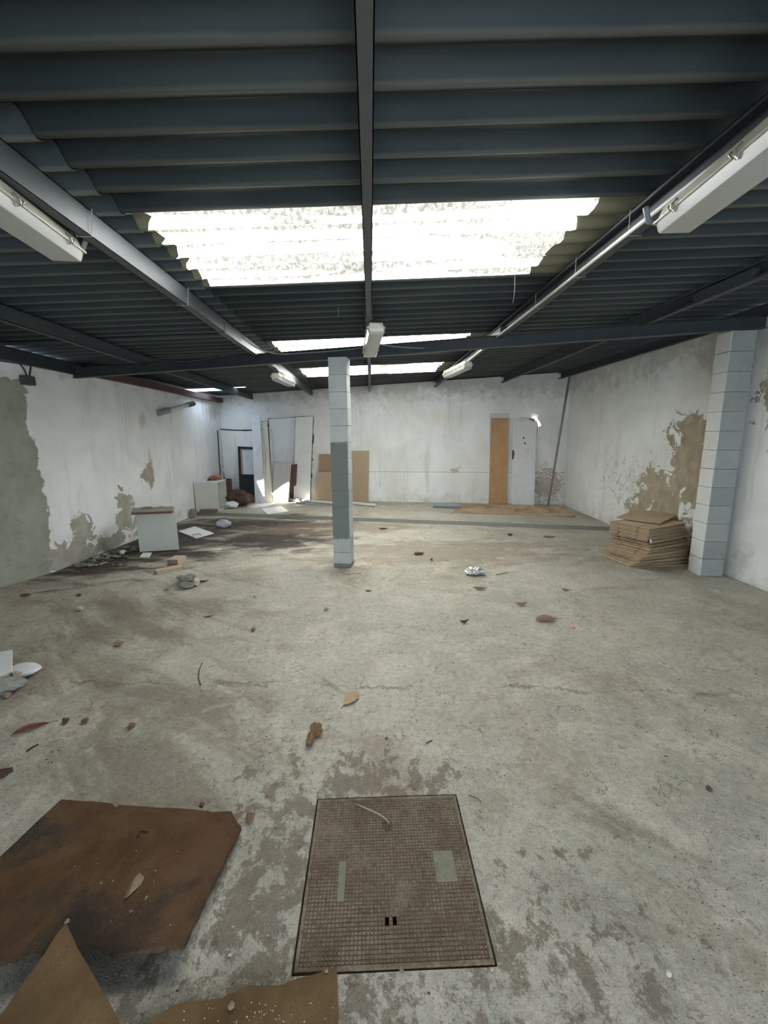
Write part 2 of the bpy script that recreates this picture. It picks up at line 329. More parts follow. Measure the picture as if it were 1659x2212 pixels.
def m_chip(name, c1, c2, dark=None, scale=9):
    n = NT(name); f = n.noise(220, 3, 0.7); g = n.noise(scale, 6, 0.65, None, 0.5); h = n.noise(2.2, 5, 0.6, None, 0.4)
    col = n.mix(n.step(g, 0.3, 0.7), c1, c2); col = n.mix(n.math('MULTIPLY', n.step(f, 0.45, 0.7), 0.3), col, tuple(k * 1.5 for k in c1))
    if dark: col = n.mix(n.step(h, 0.46, 0.64), col, dark)
    dd_ = n.step(n.noise(7, 6, 0.7, None, 0.3), 0.42, 0.72); col = n.mix(n.math('MULTIPLY', n.math('MULTIPLY', dd_, n.step(f, 0.40, 0.62)), 0.45), col, tuple(min(1, k * 1.7 + 0.02) for k in c2))
    n.bump(n.math('ADD', f, n.noise(60, 4, 0.7)), 0.4, 0.003); return n.done(col, 0.85, 0, 0.25)
M = {}
M['floor'] = m_floor()
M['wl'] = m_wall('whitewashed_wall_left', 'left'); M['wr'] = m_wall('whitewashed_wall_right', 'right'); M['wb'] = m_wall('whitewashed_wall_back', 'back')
M['roof'] = m_roof(); M['sky'] = m_sky(True, 0.82); M['sky2'] = m_sky(True, 1.22); M['lap'] = m_sky(False)
nb_ = NT('blueish_hole_glow'); nb_.b.inputs['Emission Color'].default_value = (0.62, 0.78, 1, 1); nb_.b.inputs['Emission Strength'].default_value = 9.0; M['holeglow'] = nb_.done((0.5, 0.55, 0.6), 0.4)
M['curb'] = simple('grey_curb_face', (0.27, 0.28, 0.25), 0.9, 0.2, 8, 0.4)
M['steel'] = simple('dark_painted_steel', (0.045, 0.057, 0.062), 0.55, 0.25, 12, 0.1, spec=0.5, dirt=(0.05, 0.05, 0.05))
M['steel2'] = simple('grey_galvanised_steel', (0.072, 0.083, 0.087), 0.5, 0.2, 15, 0.1, metal=0.3, spec=0.5)
M['girder'] = simple('blue_black_steel', (0.028, 0.036, 0.042), 0.6, 0.3, 8, 0.1, spec=0.4)
M['rust'] = simple('rust_red_primer_steel', (0.10, 0.055, 0.045), 0.7, 0.3, 8, 0.2, dirt=(0.03, 0.025, 0.025))
M['block'] = m_block('grey_concrete_block_paler_on_one_side', (0.36, 0.385, 0.37), False, 2.645 / 13); M['blockp'] = m_block('part_painted_concrete_block', (0.50, 0.53, 0.515), True, 2.495 / 13)
M['board'] = m_chip('stained_chipboard', (0.070, 0.034, 0.014), (0.115, 0.065, 0.03), (0.034, 0.026, 0.022), 4)
M['board2'] = m_chip('dusty_chipboard', (0.105, 0.062, 0.026), (0.155, 0.10, 0.048))
M['boardedge'] = m_chip('crumbled_chipboard_edge', (0.05, 0.032, 0.02), (0.10, 0.07, 0.045))
M['white'] = simple('white_melamine', (0.70, 0.715, 0.70), 0.45, 0.06, 6, 0.05, dirt=(0.45, 0.43, 0.37), dirt_amt=0.35)
M['whiteblue'] = simple('white_painted_board', (0.62, 0.64, 0.66), 0.6, 0.08, 6, 0.05, dirt=(0.42, 0.42, 0.40), dirt_amt=0.4)
M['cream'] = simple('cream_board', (0.60, 0.59, 0.50), 0.6, 0.08, 6, 0.05)
M['cab'] = simple('aged_white_laminate', (0.60, 0.62, 0.56), 0.5, 0.05, 6, 0.05, dirt=(0.42, 0.40, 0.33), dirt_amt=0.3)
M['greyboard'] = simple('pale_grey_panel', (0.47, 0.44, 0.41), 0.7, 0.08, 10, 0.05)
M['brownb'] = simple('brown_hardboard', (0.36, 0.25, 0.17), 0.7, 0.12, 12, 0.1, dirt=(0.24, 0.16, 0.11))
M['tanb'] = simple('tan_hardboard', (0.42, 0.32, 0.22), 0.7, 0.10, 12, 0.1)
M['orange'] = m_chip('orange_chipboard', (0.42, 0.25, 0.12), (0.50, 0.31, 0.16), None, 5)
M['plank'] = m_chip('tan_plywood_sheet', (0.38, 0.27, 0.17), (0.46, 0.34, 0.23), (0.28, 0.20, 0.13), 3)
M['darkred'] = simple('dark_red_board', (0.12, 0.06, 0.05), 0.7)
M['black'] = simple('black_paint', (0.015, 0.018, 0.022), 0.5, 0.3, 10, 0.1)
M['doorpane'] = simple('whitewashed_pane', (0.55, 0.58, 0.60), 0.6, 0.1, 5, 0.1, dirt=(0.3, 0.27, 0.25), dirt_amt=0.5)
M['greywood'] = simple('weathered_grey_wood', (0.30, 0.275, 0.225), 0.85, 0.25, 25, 0.4, dirt=(0.17, 0.14, 0.11))
M['woodedge'] = simple('brown_wood_edge', (0.17, 0.11, 0.075), 0.8, 0.25, 25, 0.3)
M['pipe'] = simple('grey_plastic_pipe', (0.24, 0.29, 0.31), 0.45, 0.1, 10, 0)
M['pvc'] = simple('off_white_pvc', (0.60, 0.59, 0.57), 0.4, 0.1, 10, 0)
M['cable'] = simple('dusty_black_cable', (0.05, 0.055, 0.055), 0.6, 0.2, 30, 0)
M['wcable'] = simple('pale_cable', (0.42, 0.42, 0.40), 0.6, 0.2, 30, 0)
M['wcable2'] = simple('grey_dusty_cable', (0.22, 0.23, 0.22), 0.6, 0.2, 30, 0)
M['housing'] = simple('aged_lamp_housing', (0.46, 0.45, 0.37), 0.5, 0.12, 12, 0.05, dirt=(0.25, 0.23, 0.17), dirt_amt=0.5, dscale=6)
M['diff'] = simple('clouded_lamp_cover', (0.40, 0.405, 0.375), 0.25, 0.06, 8, 0, spec=0.5)
M['clip'] = simple('lamp_clip_metal', (0.35, 0.34, 0.29), 0.4, 0.2, 20, 0, metal=0.5)
M['terra'] = simple('terracotta', (0.36, 0.175, 0.11), 0.85, 0.2, 20, 0.3)
M['brick'] = simple('hollow_clay_brick', (0.50, 0.39, 0.29), 0.85, 0.15, 30, 0.3, dirt=(0.45, 0.38, 0.28))
M['brickdark'] = simple('brown_brick', (0.17, 0.115, 0.085), 0.85, 0.2, 20, 0.3)
M['hole'] = simple('hole_shadowed_clay', (0.10, 0.06, 0.045), 0.9, 0.2, 20, 0)
M['stone'] = simple('grey_rubble', (0.26, 0.262, 0.225), 0.9, 0.25, 25, 0.5)
M['stonep'] = simple('pale_rubble', (0.50, 0.45, 0.36), 0.9, 0.25, 30, 0.5)
M['clay'] = simple('brown_dried_clay', (0.20, 0.125, 0.07), 0.9, 0.45, 45, 0.8, dirt=(0.06, 0.04, 0.03), dscale=30)
M['flint'] = simple('tan_stone_chip', (0.27, 0.20, 0.125), 0.85, 0.45, 60, 0.9, dirt=(0.12, 0.09, 0.06), dscale=30)
M['leaf'] = simple('dry_tan_leaf', (0.40, 0.29, 0.18), 0.65, 0.2, 40, 0.2)
M['leafr'] = simple('dry_red_brown_leaf', (0.22, 0.10, 0.065), 0.65, 0.25, 40, 0.2)
M['leafp'] = simple('dry_pinkish_leaf', (0.36, 0.23, 0.17), 0.7, 0.2, 40, 0.2)
M['leafd'] = simple('dark_dry_leaf', (0.10, 0.06, 0.045), 0.7, 0.2, 40, 0.2)
M['pink'] = simple('pink_plastic_scrap', (0.75, 0.22, 0.20), 0.5)
M['twig'] = simple('brown_twig', (0.13, 0.09, 0.06), 0.85)
M['foil'] = simple('crumpled_foil', (0.80, 0.82, 0.82), 0.22, 0.1, 20, 0, metal=0.85)
M['bag'] = simple('white_plastic_bag', (0.72, 0.73, 0.74), 0.35, 0.08, 12, 0.1, spec=0.5)
M['fur'] = simple('brown_matted_fibre', (0.12, 0.08, 0.055), 0.95, 0.5, 14, 0.3, dirt=(0.34, 0.26, 0.18), dscale=3)
M['rope'] = simple('pale_cord', (0.40, 0.34, 0.25), 0.9, 0.2, 60, 0.4)
M['edgedark'] = simple('dark_edge_shadow', (0.03, 0.028, 0.027), 0.9)
M['crumb'] = simple('dark_dirt_crumbs', (0.085, 0.06, 0.042), 0.95, 0.4, 60, 0.2)
M['chip'] = simple('pale_plaster_crumbs', (0.62, 0.60, 0.54), 0.9)
def m_card():
    n = NT('brown_corrugated_cardboard'); g = n.noise(6, 5, 0.6); r = n.t.nodes.new('ShaderNodeObjectInfo').outputs['Random']
    c = n.mix(r, (0.38, 0.285, 0.18), (0.56, 0.44, 0.30)); c = n.mix(n.math('MULTIPLY', n.step(g, 0.4, 0.7), 0.3), c, (0.25, 0.18, 0.11)); n.bump(g, 0.2, 0.004)
    return n.done(c, 0.85, 0, 0.2)
M['card'] = m_card()
def m_cover():
    n = NT('rusty_cast_iron_cover'); a = n.noise(3.5, 8, 0.7, n.pos, 0.6); f = n.noise(60, 5, 0.7, n.pos); d = n.noise(9, 6, 0.7, n.addv(n.pos, (2, 2, 0)), 0.8)
    c = n.mix(n.step(a, 0.35, 0.65), (0.15, 0.105, 0.072), (0.25, 0.205, 0.145)); c = n.mix(n.math('MULTIPLY', n.step(d, 0.42, 0.62), 0.7), c, (0.27, 0.245, 0.18))
    c = n.mix(n.math('MULTIPLY', n.step(f, 0.42, 0.66), 0.65), c, (0.10, 0.065, 0.042)); n.bump(f, 0.4, 0.003)
    return n.done(c, 0.85, 0, 0.2)
M['cover'] = m_cover(); M['dust'] = simple('grey_cement_filling', (0.23, 0.22, 0.165), 0.9, 0.3, 30, 0.4, dirt=(0.13, 0.10, 0.07), dscale=18); M['gap'] = simple('dark_gap', (0.04, 0.03, 0.022), 0.95)
M['groove'] = simple('rusty_cover_grooves', (0.15, 0.105, 0.07), 0.9, 0.4, 15, 0.3, dirt=(0.25, 0.22, 0.16), dirt_amt=0.85, dscale=6)

# ------------------------------------------------------------------ floor, with the pit of the manhole cut out
MX0, MX1, MY0, MY1 = -0.262, 0.368, 0.995, 1.622
def rectring(mb, X, Y, z):
    for i in range(len(X) - 1):
        for j in range(len(Y) - 1):
            if X[i] == MX0 and Y[j] == MY0: continue
            mb.add([(X[i], Y[j], z), (X[i + 1], Y[j], z), (X[i + 1], Y[j + 1], z), (X[i], Y[j + 1], z)], [(0, 1, 2, 3)])
b = MB(); rectring(b, [-4.5, MX0, MX1, 4.6], [-2.7, MY0, MY1, 11.2], 0)
q = [(MX0, MY0), (MX1, MY0), (MX1, MY1), (MX0, MY1)]
for i in range(4):
    (x0, y0), (x1, y1) = q[i], q[(i + 1) % 4]; b.add([(x0, y0, 0), (x1, y1, 0), (x1, y1, -0.05), (x0, y0, -0.05)], [(0, 1, 2, 3)])
struct(b.build('floor', M['floor'], origin=(0, 0, 0)))
def curby(x): return 7.80 - 0.262 * x
xs = [-3.95 + 8.3 * i / 40 for i in range(41)]
ed = [(x, curby(x) + 0.02 * mnoise.noise(Vector((x * 2, 0, 0)))) for x in xs]
b = MB(); poly = [Vector((x, y, 0)) for x, y in ed] + [Vector((4.5, 11.2, 0)), Vector((-3.95, 11.2, 0))]
b.slab(poly, (0, 0, PF)); o = b.build('floor_back_platform', [M['floor'], M['curb']], origin=(0, 0, 0))
for p in o.data.polygons:
    if abs(p.normal.z) < 0.5: p.material_index = 1
struct(o); o.name = 'floor_platform'

# ------------------------------------------------------------------ walls
def wall(name, pts, outward, z1, m, z0=0.0):
    b = MB()
    for (x0, y0), (x1, y1) in zip(pts[:-1], pts[1:]):
        za, zb = (z1(x0), z1(x1)) if callable(z1) else (z1, z1)
        ox, oy = outward
        b.add([(x0, y0, z0), (x1, y1, z0), (x1 + ox, y1 + oy, z0), (x0 + ox, y0 + oy, z0),
               (x0, y0, za), (x1, y1, zb), (x1 + ox, y1 + oy, zb), (x0 + ox, y0 + oy, za)],
              [(0, 1, 2, 3), (7, 6, 5, 4), (0, 4, 5, 1), (1, 5, 6, 2), (2, 6, 7, 3), (3, 7, 4, 0)])
    return struct(b.build(name, m, origin=(0, 0, 0)))
LW = [(-4.25, -2.6), (-4.08, 4.5), (-3.89, 5.0), (-3.78, 6.65), (-3.73, 8.5), (-3.66, 10.9)]
RW = [(4.06, -2.6), (4.06, 4.5), (4.13, 7.0), (4.27, 9.3)]
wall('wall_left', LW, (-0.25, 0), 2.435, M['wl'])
b = MB()
for y0, y1 in ((-2.6, 4.78), (5.76, 10.9)): b.bb(-4.13, -4.02, y0, y1, 2.43, 2.66)
o = struct(b.build('wall_left_parapet', M['wl'], origin=(0, 0, 0))); o.name = 'wall_left_top'
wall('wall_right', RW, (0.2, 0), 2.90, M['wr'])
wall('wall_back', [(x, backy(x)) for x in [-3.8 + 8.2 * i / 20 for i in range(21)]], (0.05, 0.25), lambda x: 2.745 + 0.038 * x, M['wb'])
b = MB(); b.bb(-4.2, -0.9, -2.75, -2.6, 0, 2.95).bb(2.1, 4.4, -2.75, -2.6, 0, 2.95).bb(-0.9, 2.1, -2.75, -2.6, 2.35, 2.95); struct(b.build('wall_front', M['wb'], origin=(0, 0, 0)))
# thicker lower stretch of the back wall behind the leaning boards, with a crumbling ledge
b = MB(); X = [-3.66 + 3.25 * i / 30 for i in range(31)]
def ledge(x):
    z = 1.80 if x < -2.55 else 2.03
    return z + 0.035 * mnoise.noise(Vector((x * 3, 4, 0))) - 0.03 * math.sin((x + 3.6) * 2.5) * (x < -2.55)
fr = [(x, backy(x) - 0.11) for x in X]
for i in range(30):
    (x0, y0), (x1, y1) = fr[i], fr[i + 1]
    if x0 > -2.5: break
    b.add([(x0, y0, PF), (x1, y1, PF), (x1, y1 + 0.12, PF), (x0, y0 + 0.12, PF), (x0, y0, ledge(x0)), (x1, y1, ledge(x1 if (x1 < -2.55) == (x0 < -2.55) else x0)), (x1, y1 + 0.12, ledge(x0)), (x0, y0 + 0.12, ledge(x0))],
          [(0, 1, 2, 3), (7, 6, 5, 4), (0, 4, 5, 1), (1, 5, 6, 2), (2, 6, 7, 3), (3, 7, 4, 0)])
o = struct(b.build('wall_back_lower', M['wb'], origin=(0, 0, 0)))

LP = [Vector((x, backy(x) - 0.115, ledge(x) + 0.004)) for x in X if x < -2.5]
struct(MB().tube(LP, [0.014 + 0.012 * abs(mnoise.noise(p * 11)) for p in LP], 7).build('ledge_shadow_1', simple('dark_ledge_shadow', (0.09, 0.085, 0.075), 0.95, 0.4, 30, 0.6), origin=(0, 0, 0)))  # dark tube drawn in for the shadow line along the ledge
# ------------------------------------------------------------------ corrugated roof and skylights
PITCH = 0.177; AMP = 0.026
def rz(x): return 2.765 + 0.038 * x
SKY = [(2.36, 3.38), (5.24, 6.30), (7.20, 8.26)]
PHY = 0.085
def corr(y): return AMP * math.sin(2 * PI * (y - PHY) / PITCH)
def snap(y): return round(y / (PITCH / 8)) * (PITCH / 8)
def sheet(mb, x0, x1, ya, yb, dz, nx=1, jag=None):
    n = max(1, int(round((yb - ya) / (PITCH / 8)))); base = len(mb.v)
    for j in range(n + 1):
        y = ya + (yb - ya) * j / n
        for i in range(nx + 1):
            x = x0 + (x1 - x0) * i / nx
            if jag and i == nx: x += jag(y)
            mb.v.append(Vector((x, y, rz(x) + dz + corr(y))))
    for j in range(n):
        for i in range(nx):
            a = base + j * (nx + 1) + i; mb.f.append((a, a + 1, a + nx + 2, a + nx + 1))
HOLES = [(-3.9, -2.62, 9.08, 9.24), (3.09, 3.19, 8.80, 8.87)]
b = MB()
def strip(x0, x1, dz, cuts):
    ys = sorted({-2.75, 11.2, *[v for c in cuts for v in (snap(c[2]), snap(c[3]))]})
    for ya, yb in zip(ys[:-1], ys[1:]):
        xs = [x0]
        for c in cuts:
            if snap(c[2]) <= ya + 1e-6 and snap(c[3]) >= yb - 1e-6: xs += [max(x0, c[0]), min(x1, c[1])]
        xs.append(x1); xs.sort() if len(xs) > 2 else None
        for k in range(0, len(xs) - 1, 2):
            if xs[k + 1] - xs[k] > 0.01: sheet(b, xs[k], xs[k + 1], ya, yb, dz)
strip(-4.4, -1.22, 0.0, [HOLES[0], (-9, -4.0, 4.78, 5.76), (-3.9, -3.12, 9.36, 9.72)])
strip(-1.42, 1.52, 0.010, [(-9, 9, *s) for s in SKY] )
strip(1.30, 4.45, 0.020, [HOLES[1]])
o = struct(b.build('ceiling', M['roof'], origin=(0, 0, 0), smooth=True))
md = o.modifiers.new('thickness', 'SOLIDIFY'); md.thickness = 0.006; md.offset = 1
for k, (ya, yb) in enumerate(SKY):
    jag = lambda y: 0.05 * mnoise.noise(Vector((y * 14, k, 0))) + 0.03 * mnoise.noise(Vector((y * 60, k, 3)))
    b = MB(); sheet(b, -1.42, 1.22, snap(ya) - 0.03, snap(yb) + 0.03, 0.012, 6, jag)
    o = struct(b.build('window_%d' % (k + 1), M['sky2' if k else 'sky'], origin=(0, 0, 0), smooth=True))
    b = MB(); sheet(b, 1.14, 1.50, snap(ya) - 0.03, snap(yb) + 0.03, 0.0145, 2)
    p = b.build('sheet_lap', M['lap'], o, smooth=True)
    b = MB(); sheet(b, -1.24, -1.17, snap(ya) - 0.02, snap(yb) + 0.02, 0.005, 2, jag)
    p = b.build('sheet_lap', M['lap'], o, smooth=True)

b = MB(); sheet(b, -3.93, -3.10, snap(9.36) - 0.02, snap(9.72) + 0.02, 0.008, 4)
struct(b.build('window_4', M['holeglow'], origin=(0, 0, 0), smooth=True))  # added glowing sheet, stands for daylight in the open roof hole
# ------------------------------------------------------------------ steelwork
def yback_at(x): return backy(x) - 0.0
def cpurlin(x, y0, y1, m, label, ties=(), w=0.058, h=0.12, t=0.004, splices=(), zoff=0.0):
    zb = 2.612 + 0.038 * x + zoff
    r = thing('roof_purlin', (x, y0, zb), label, 'roof beam', 'purlins under the corrugated roof')
    b = MB(); b.bb(x + w / 2 - t, x + w / 2, y0, y1, zb, zb + h); b.bb(x - w / 2, x + w / 2, y0, y1, zb, zb + t); b.bb(x - w / 2, x + w / 2, y0, y1, zb + h - t, zb + h)
    b.bb(x - w / 2, x - w / 2 + t, y0, y1, zb, zb + 0.018); b.bb(x - w / 2, x - w / 2 + t, y0, y1, zb + h - 0.018, zb + h)
    b.build('channel', m, r)
    for y in splices:
        b = MB(); b.bb(x - w / 2 - 0.005, x + w / 2 + 0.005, y - 0.28, y + 0.28, zb - 0.004, zb + 0.085); b.build('splice_plate', m, r)
    for y in ties:
        q = w / 2 + 0.006
        b = MB(); b.tube([(x - q, y, zb + h), (x - q, y, zb - 0.005), (x + q, y, zb - 0.005), (x + q + 0.01, y + 0.01, zb + h)], 0.0022, 6); b.build('wire_tie', M['wcable'], r)
    return r
cpurlin(-2.83, -2.6, 10.42, M['steel'], 'dark steel purlin left of the skylights, ending above the leaning white boards', zoff=-0.005)
cpurlin(-1.36, -2.6, 10.14, M['steel2'], 'grey steel purlin along the left ends of the skylights', ties=(2.25, 3.32, 6.3), splices=(4.4,))
cpurlin(0.0, -2.6, 9.88, M['steel2'], 'grey steel purlin crossing the middle of all the skylights', w=0.05, splices=(4.1,))
cpurlin(1.45, -2.6, 9.58, M['steel2'], 'grey steel purlin along the right ends of the skylights', ties=(2.45, 3.05, 3.75), splices=(5.0,))
cpurlin(2.88, -2.6, 9.30, M['steel'], 'dark steel purlin right of the skylights, overhead before the concrete block pillar', splices=(3.55,))
cpurlin(4.02, -2.6, 9.06, M['steel'], 'dark steel purlin lying along the top of the right wall')
b = MB(); zb = 2.612 + 0.038 * (-3.9)
b.add([(-4.02, -2.6, 2.44), (-3.86, -2.6, 2.44), (-3.86, -2.6, 2.565), (-4.02, -2.6, 2.565), (-3.99, 5.85, 2.42), (-3.80, 5.85, 2.42), (-3.80, 5.85, 2.565), (-3.99, 5.85, 2.565)],
      [(0, 1, 2, 3), (7, 6, 5, 4), (0, 1, 5, 4), (1, 2, 6, 5), (2, 3, 7, 6), (3, 0, 4, 7)])
tag(b.build('wall_plate_beam', M['girder']), 'black steel beam on top of the near left wall, daylight slits above', 'roof beam')
b = MB(); b.add([(-3.92, 5.9, 2.435), (-3.72, 5.9, 2.435), (-3.72, 5.9, 2.54), (-3.92, 5.9, 2.54), (-3.78, 10.55, 2.435), (-3.56, 10.55, 2.435), (-3.56, 10.55, 2.54), (-3.78, 10.55, 2.54)],
      [(0, 1, 2, 3), (7, 6, 5, 4), (0, 1, 5, 4), (1, 2, 6, 5), (2, 3, 7, 6), (3, 0, 4, 7)])
tag(b.build('wall_plate_beam', M['rust']), 'rust-red steel beam on top of the far left wall, running to the back corner', 'roof beam')
# main girder across the room
GA = Vector((-3.90, 5.77, 2.37)); GB = Vector((4.05, 4.40, 2.655))
r = thing('roof_girder', (GA + GB) / 2, 'long blue-black steel girder crossing the room on the block pillars', 'roof beam')
d = (GB - GA); side = Vector((-d.y, d.x, 0)).normalized()
def gbox(name, off0, off1, z0, z1, m):
    b = MB(); A = [GA + side * off0, GA + side * off1]; B = [p + d for p in A]
    b.loft([[A[0] + Vector((0, 0, z0)), A[1] + Vector((0, 0, z0)), A[1] + Vector((0, 0, z1)), A[0] + Vector((0, 0, z1))],
            [B[0] + Vector((0, 0, z0)), B[1] + Vector((0, 0, z0)), B[1] + Vector((0, 0, z1)), B[0] + Vector((0, 0, z1))]])
    return b.build(name, m, r)
gbox('web', -0.004, 0.004, 0.006, 0.122, M['girder']); gbox('bottom_flange', -0.035, 0.035, 0.0, 0.007, M['steel']); gbox('top_flange', -0.035, 0.035, 0.120, 0.126, M['girder'])

# ------------------------------------------------------------------ pillars of concrete block
def pillar(name, cx, cy, w, dep, ang, z1, m, label, rows, tilt=0.0):
    b = MB(); h = z1 / rows
    for k in range(rows):
        j = Vector((random.uniform(-1, 1), random.uniform(-1, 1), 0)) * 0.0025
        b.box(Vector((0, 0, h * (k + 0.5))) + j, (w, dep, h - 0.0015), rotz(random.uniform(-0.006, 0.006)))
        if k: b.box((0, 0, h * k), (w - 0.012, dep - 0.012, 0.02))
    o = b.build(name, m, origin=(0, 0, 0), bevel=0.002); o.location = (cx, cy, 0); o.rotation_euler = (0, 0, ang)
    return tag(o, label, 'pillar')
pillar('block_pillar', -0.352, 5.09, 0.215, 0.20, -0.15, 2.495, M['blockp'], 'free-standing concrete block pillar in mid room with a grey painted band', 13)
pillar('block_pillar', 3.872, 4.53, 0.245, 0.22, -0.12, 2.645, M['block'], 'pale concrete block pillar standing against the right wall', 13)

# ------------------------------------------------------------------ lamps (sealed fluorescent battens, switched off)
def batten(far, near, label, w=0.165, clips=4, group='sealed fluorescent lamps under the roof'):
    # far/near: centres of the underside of the cover
    far = Vector(far); near = Vector(near); L = (near - far).length; dy = (far - near).normalized()
    rx = dy.cross(Vector((0, 0, 1))).normalized(); up = rx.cross(dy)
    r = thing('fluorescent_lamp', (far + near) / 2, label, 'lamp', group)
    def P(x, y, z): return near + rx * x + dy * y + up * z
    def sect(pr, e): return [[P(x, y0, z) for x, z in pr] for y0, pr in e]
    def body(name, prof, m, inset, bev=0.004):
        rings = [[P(x * 0.86, -0.0, z0 + (z - z0) * 0.7) for x, z in prof] for z0 in [prof[0][1]]]
        z0 = max(z for x, z in prof) if name == 'cover' else min(z for x, z in prof)
        rings = [[P(x * 0.88, 0.0, z0 + (z - z0) * 0.62) for x, z in prof], [P(x, inset, z) for x, z in prof], [P(x, L - inset, z) for x, z in prof], [P(x * 0.88, L, z0 + (z - z0) * 0.62) for x, z in prof]]
        return MB().loft(rings).build(name, m, r, bevel=bev)
    h = w / 2
    body('cover', [(-h * 0.78, 0), (h * 0.78, 0), (h * 0.93, 0.05), (-h * 0.93, 0.05)], M['diff'], 0.03)
    b = MB(); rr = []
    for y in (0.0, L): rr.append([P(-h, y, 0.048), P(h, y, 0.048), P(h, y, 0.058), P(-h, y, 0.058)])
    b.loft(rr).build('rim', M['housing'], r, bevel=0.002)
    body('housing', [(-h * 0.93, 0.057), (h * 0.93, 0.057), (h * 0.72, 0.105), (-h * 0.72, 0.105)], M['housing'], 0.03)
    for k in range(clips):
        y = 0.14 + (L - 0.28) * k / max(1, clips - 1)
        for s in (-1, 1):
            b = MB(); b.tube([P(s * h * 0.84, y, 0.085), P(s * (h + 0.006), y, 0.062), P(s * (h + 0.006), y, 0.045), P(s * h * 0.93, y, 0.036)], 0.0045, 6)
            b.tube([P(s * h * 0.84, y + 0.025, 0.08), P(s * (h + 0.006), y + 0.025, 0.062), P(s * (h + 0.006), y + 0.01, 0.045)], 0.003, 6); b.build('clip', M['clip'], r)
    return r, P, L
farL = fl(152, 570, 2.455); nearL = farL + Vector((0.13, -1.27, -0.012))
r1, P1_, L1 = batten(farL, nearL, 'large aged fluorescent lamp under the near roof, on the left')
farR = fl(1448, 511, 2.47); nearR = farR + Vector((-0.093, -1.27, 0.0))
r2, P2_, L2 = batten(farR, nearR, 'large clean white fluorescent lamp under the near roof, on the right')
b = MB(); b.tube([P1_(0.0, L1 - 0.01, 0.08), P1_(0.0, L1 + 0.05, 0.075), P1_(0.02, L1 + 0.09, 0.10), P1_(0.05, L1 + 0.09, 0.16)], 0.012, 8); b.build('cable_gland', M['pvc'], r1, smooth=True)
b = MB(); b.tube([P2_(0, L2 - 0.01, 0.08), P2_(-0.02, L2 + 0.06, 0.08), P2_(-0.06, L2 + 0.08, 0.10), P2_(-0.09, L2 + 0.06, 0.15)], 0.013, 8); b.build('cable_gland', M['pipe'], r2, smooth=True)
batten((0.005, 4.85, 2.455), (0.065, 3.92, 2.50), 'fluorescent lamp hanging end-on below the girder, mid room', 0.165, 2)
batten((-1.26, 7.05, 2.40), (-1.36, 6.30, 2.415), 'small white fluorescent lamp left of the block pillar, beyond the girder', 0.15, 2)
batten((1.20, 6.75, 2.485), (1.36, 5.95, 2.51), 'small white fluorescent lamp right of the block pillar, beyond the girder', 0.15, 2)

def cable(name, pts, rad, m, label, cat='cable', seg=6, group=None):
    return tag(MB().tube(pts, rad, seg).build(name, m, smooth=True), label, cat, group)
def arc(a, c, bq, n=14):
    a, c, bq = Vector(a), Vector(c), Vector(bq); return [a * (1 - t) ** 2 + c * 2 * t * (1 - t) + bq * t * t for t in [i / n for i in range(n + 1)]]
cable('electric_cable', arc((-1.31, 4.6, 2.62), (-1.20, 5.0, 2.50), (-0.9, 5.15, 2.56)) + arc((-0.6, 5.12, 2.57), (-0.2, 5.0, 2.57), (0.0, 4.75, 2.56)), 0.007, M['wcable2'], 'pale cable running from the left purlin along the girder to its lamp')
cable('electric_cable', arc((0.07, 4.55, 2.55), (0.2, 4.8, 2.56), (0.62, 4.94, 2.575)), 0.007, M['wcable2'], 'pale cable leaving the end-on girder lamp to the right')
cable('electric_cable', arc((-1.30, 5.45, 2.55), (-1.30, 6.0, 2.60), (-1.30, 6.35, 2.52)), 0.012, M['wcable'], 'cable feeding the small lamp left of the pillar')
cable('electric_cable', arc((1.41, 5.0, 2.66), (1.41, 5.9, 2.66), (1.34, 6.05, 2.60)), 0.012, M['pvc'], 'grey conduit feeding the small lamp right of the pillar')
cable('electric_cable', arc((-3.6, 5.7, 2.53), (-2.9, 5.6, 2.40), (-2.83, 5.5, 2.60)) + arc((-2.8, 5.5, 2.6), (-2.1, 5.3, 2.40), (-1.39, 5.0, 2.62)), 0.007, M['cable'], 'black cable sagging between the purlins before the left end of the girder')
cable('conduit', [(1.415, -2.5, 2.675), (1.415, 4.9, 2.675)], 0.011, M['pvc'], 'thin pale conduit laid along the purlin at the right skylight ends', 'pipe')
cable('hanging_thread', [fl(1112, 592, 2.78), fl(1112, 592, 2.78) + Vector((0.005, 0, -0.1)), fl(1112, 592, 2.78) + Vector((-0.004, 0, -0.2))], 0.0015, M['wcable'], 'thin pale thread hanging from the near skylight', 'thread', 5)
cable('hanging_thread', [(-0.27, 4.0, 2.74), (-0.27, 4.0, 2.66)], 0.0015, M['wcable'], 'short thread hanging from the roof beyond the near skylight', 'thread', 5)

# junction box on the near left wall
P = atx(54, 822, -3.86); r = thing('junction_box', P, 'small grey junction box high on the near left wall', 'box')
b = MB(); b.box(P + Vector((0.03, 0, 0)), (0.07, 0.14, 0.10)); b.build('box_body', M['steel2'], r, bevel=0.006)
for dy in (-0.04, 0.03):
    MB().tube(arc(P + Vector((0.04, dy * 0.5, 0.04)), P + Vector((0.06, dy, 0.12)), P + Vector((0.02, dy * 3.2, 0.22))), 0.009, 8).build('cable_entry', M['cable'], r, smooth=True)
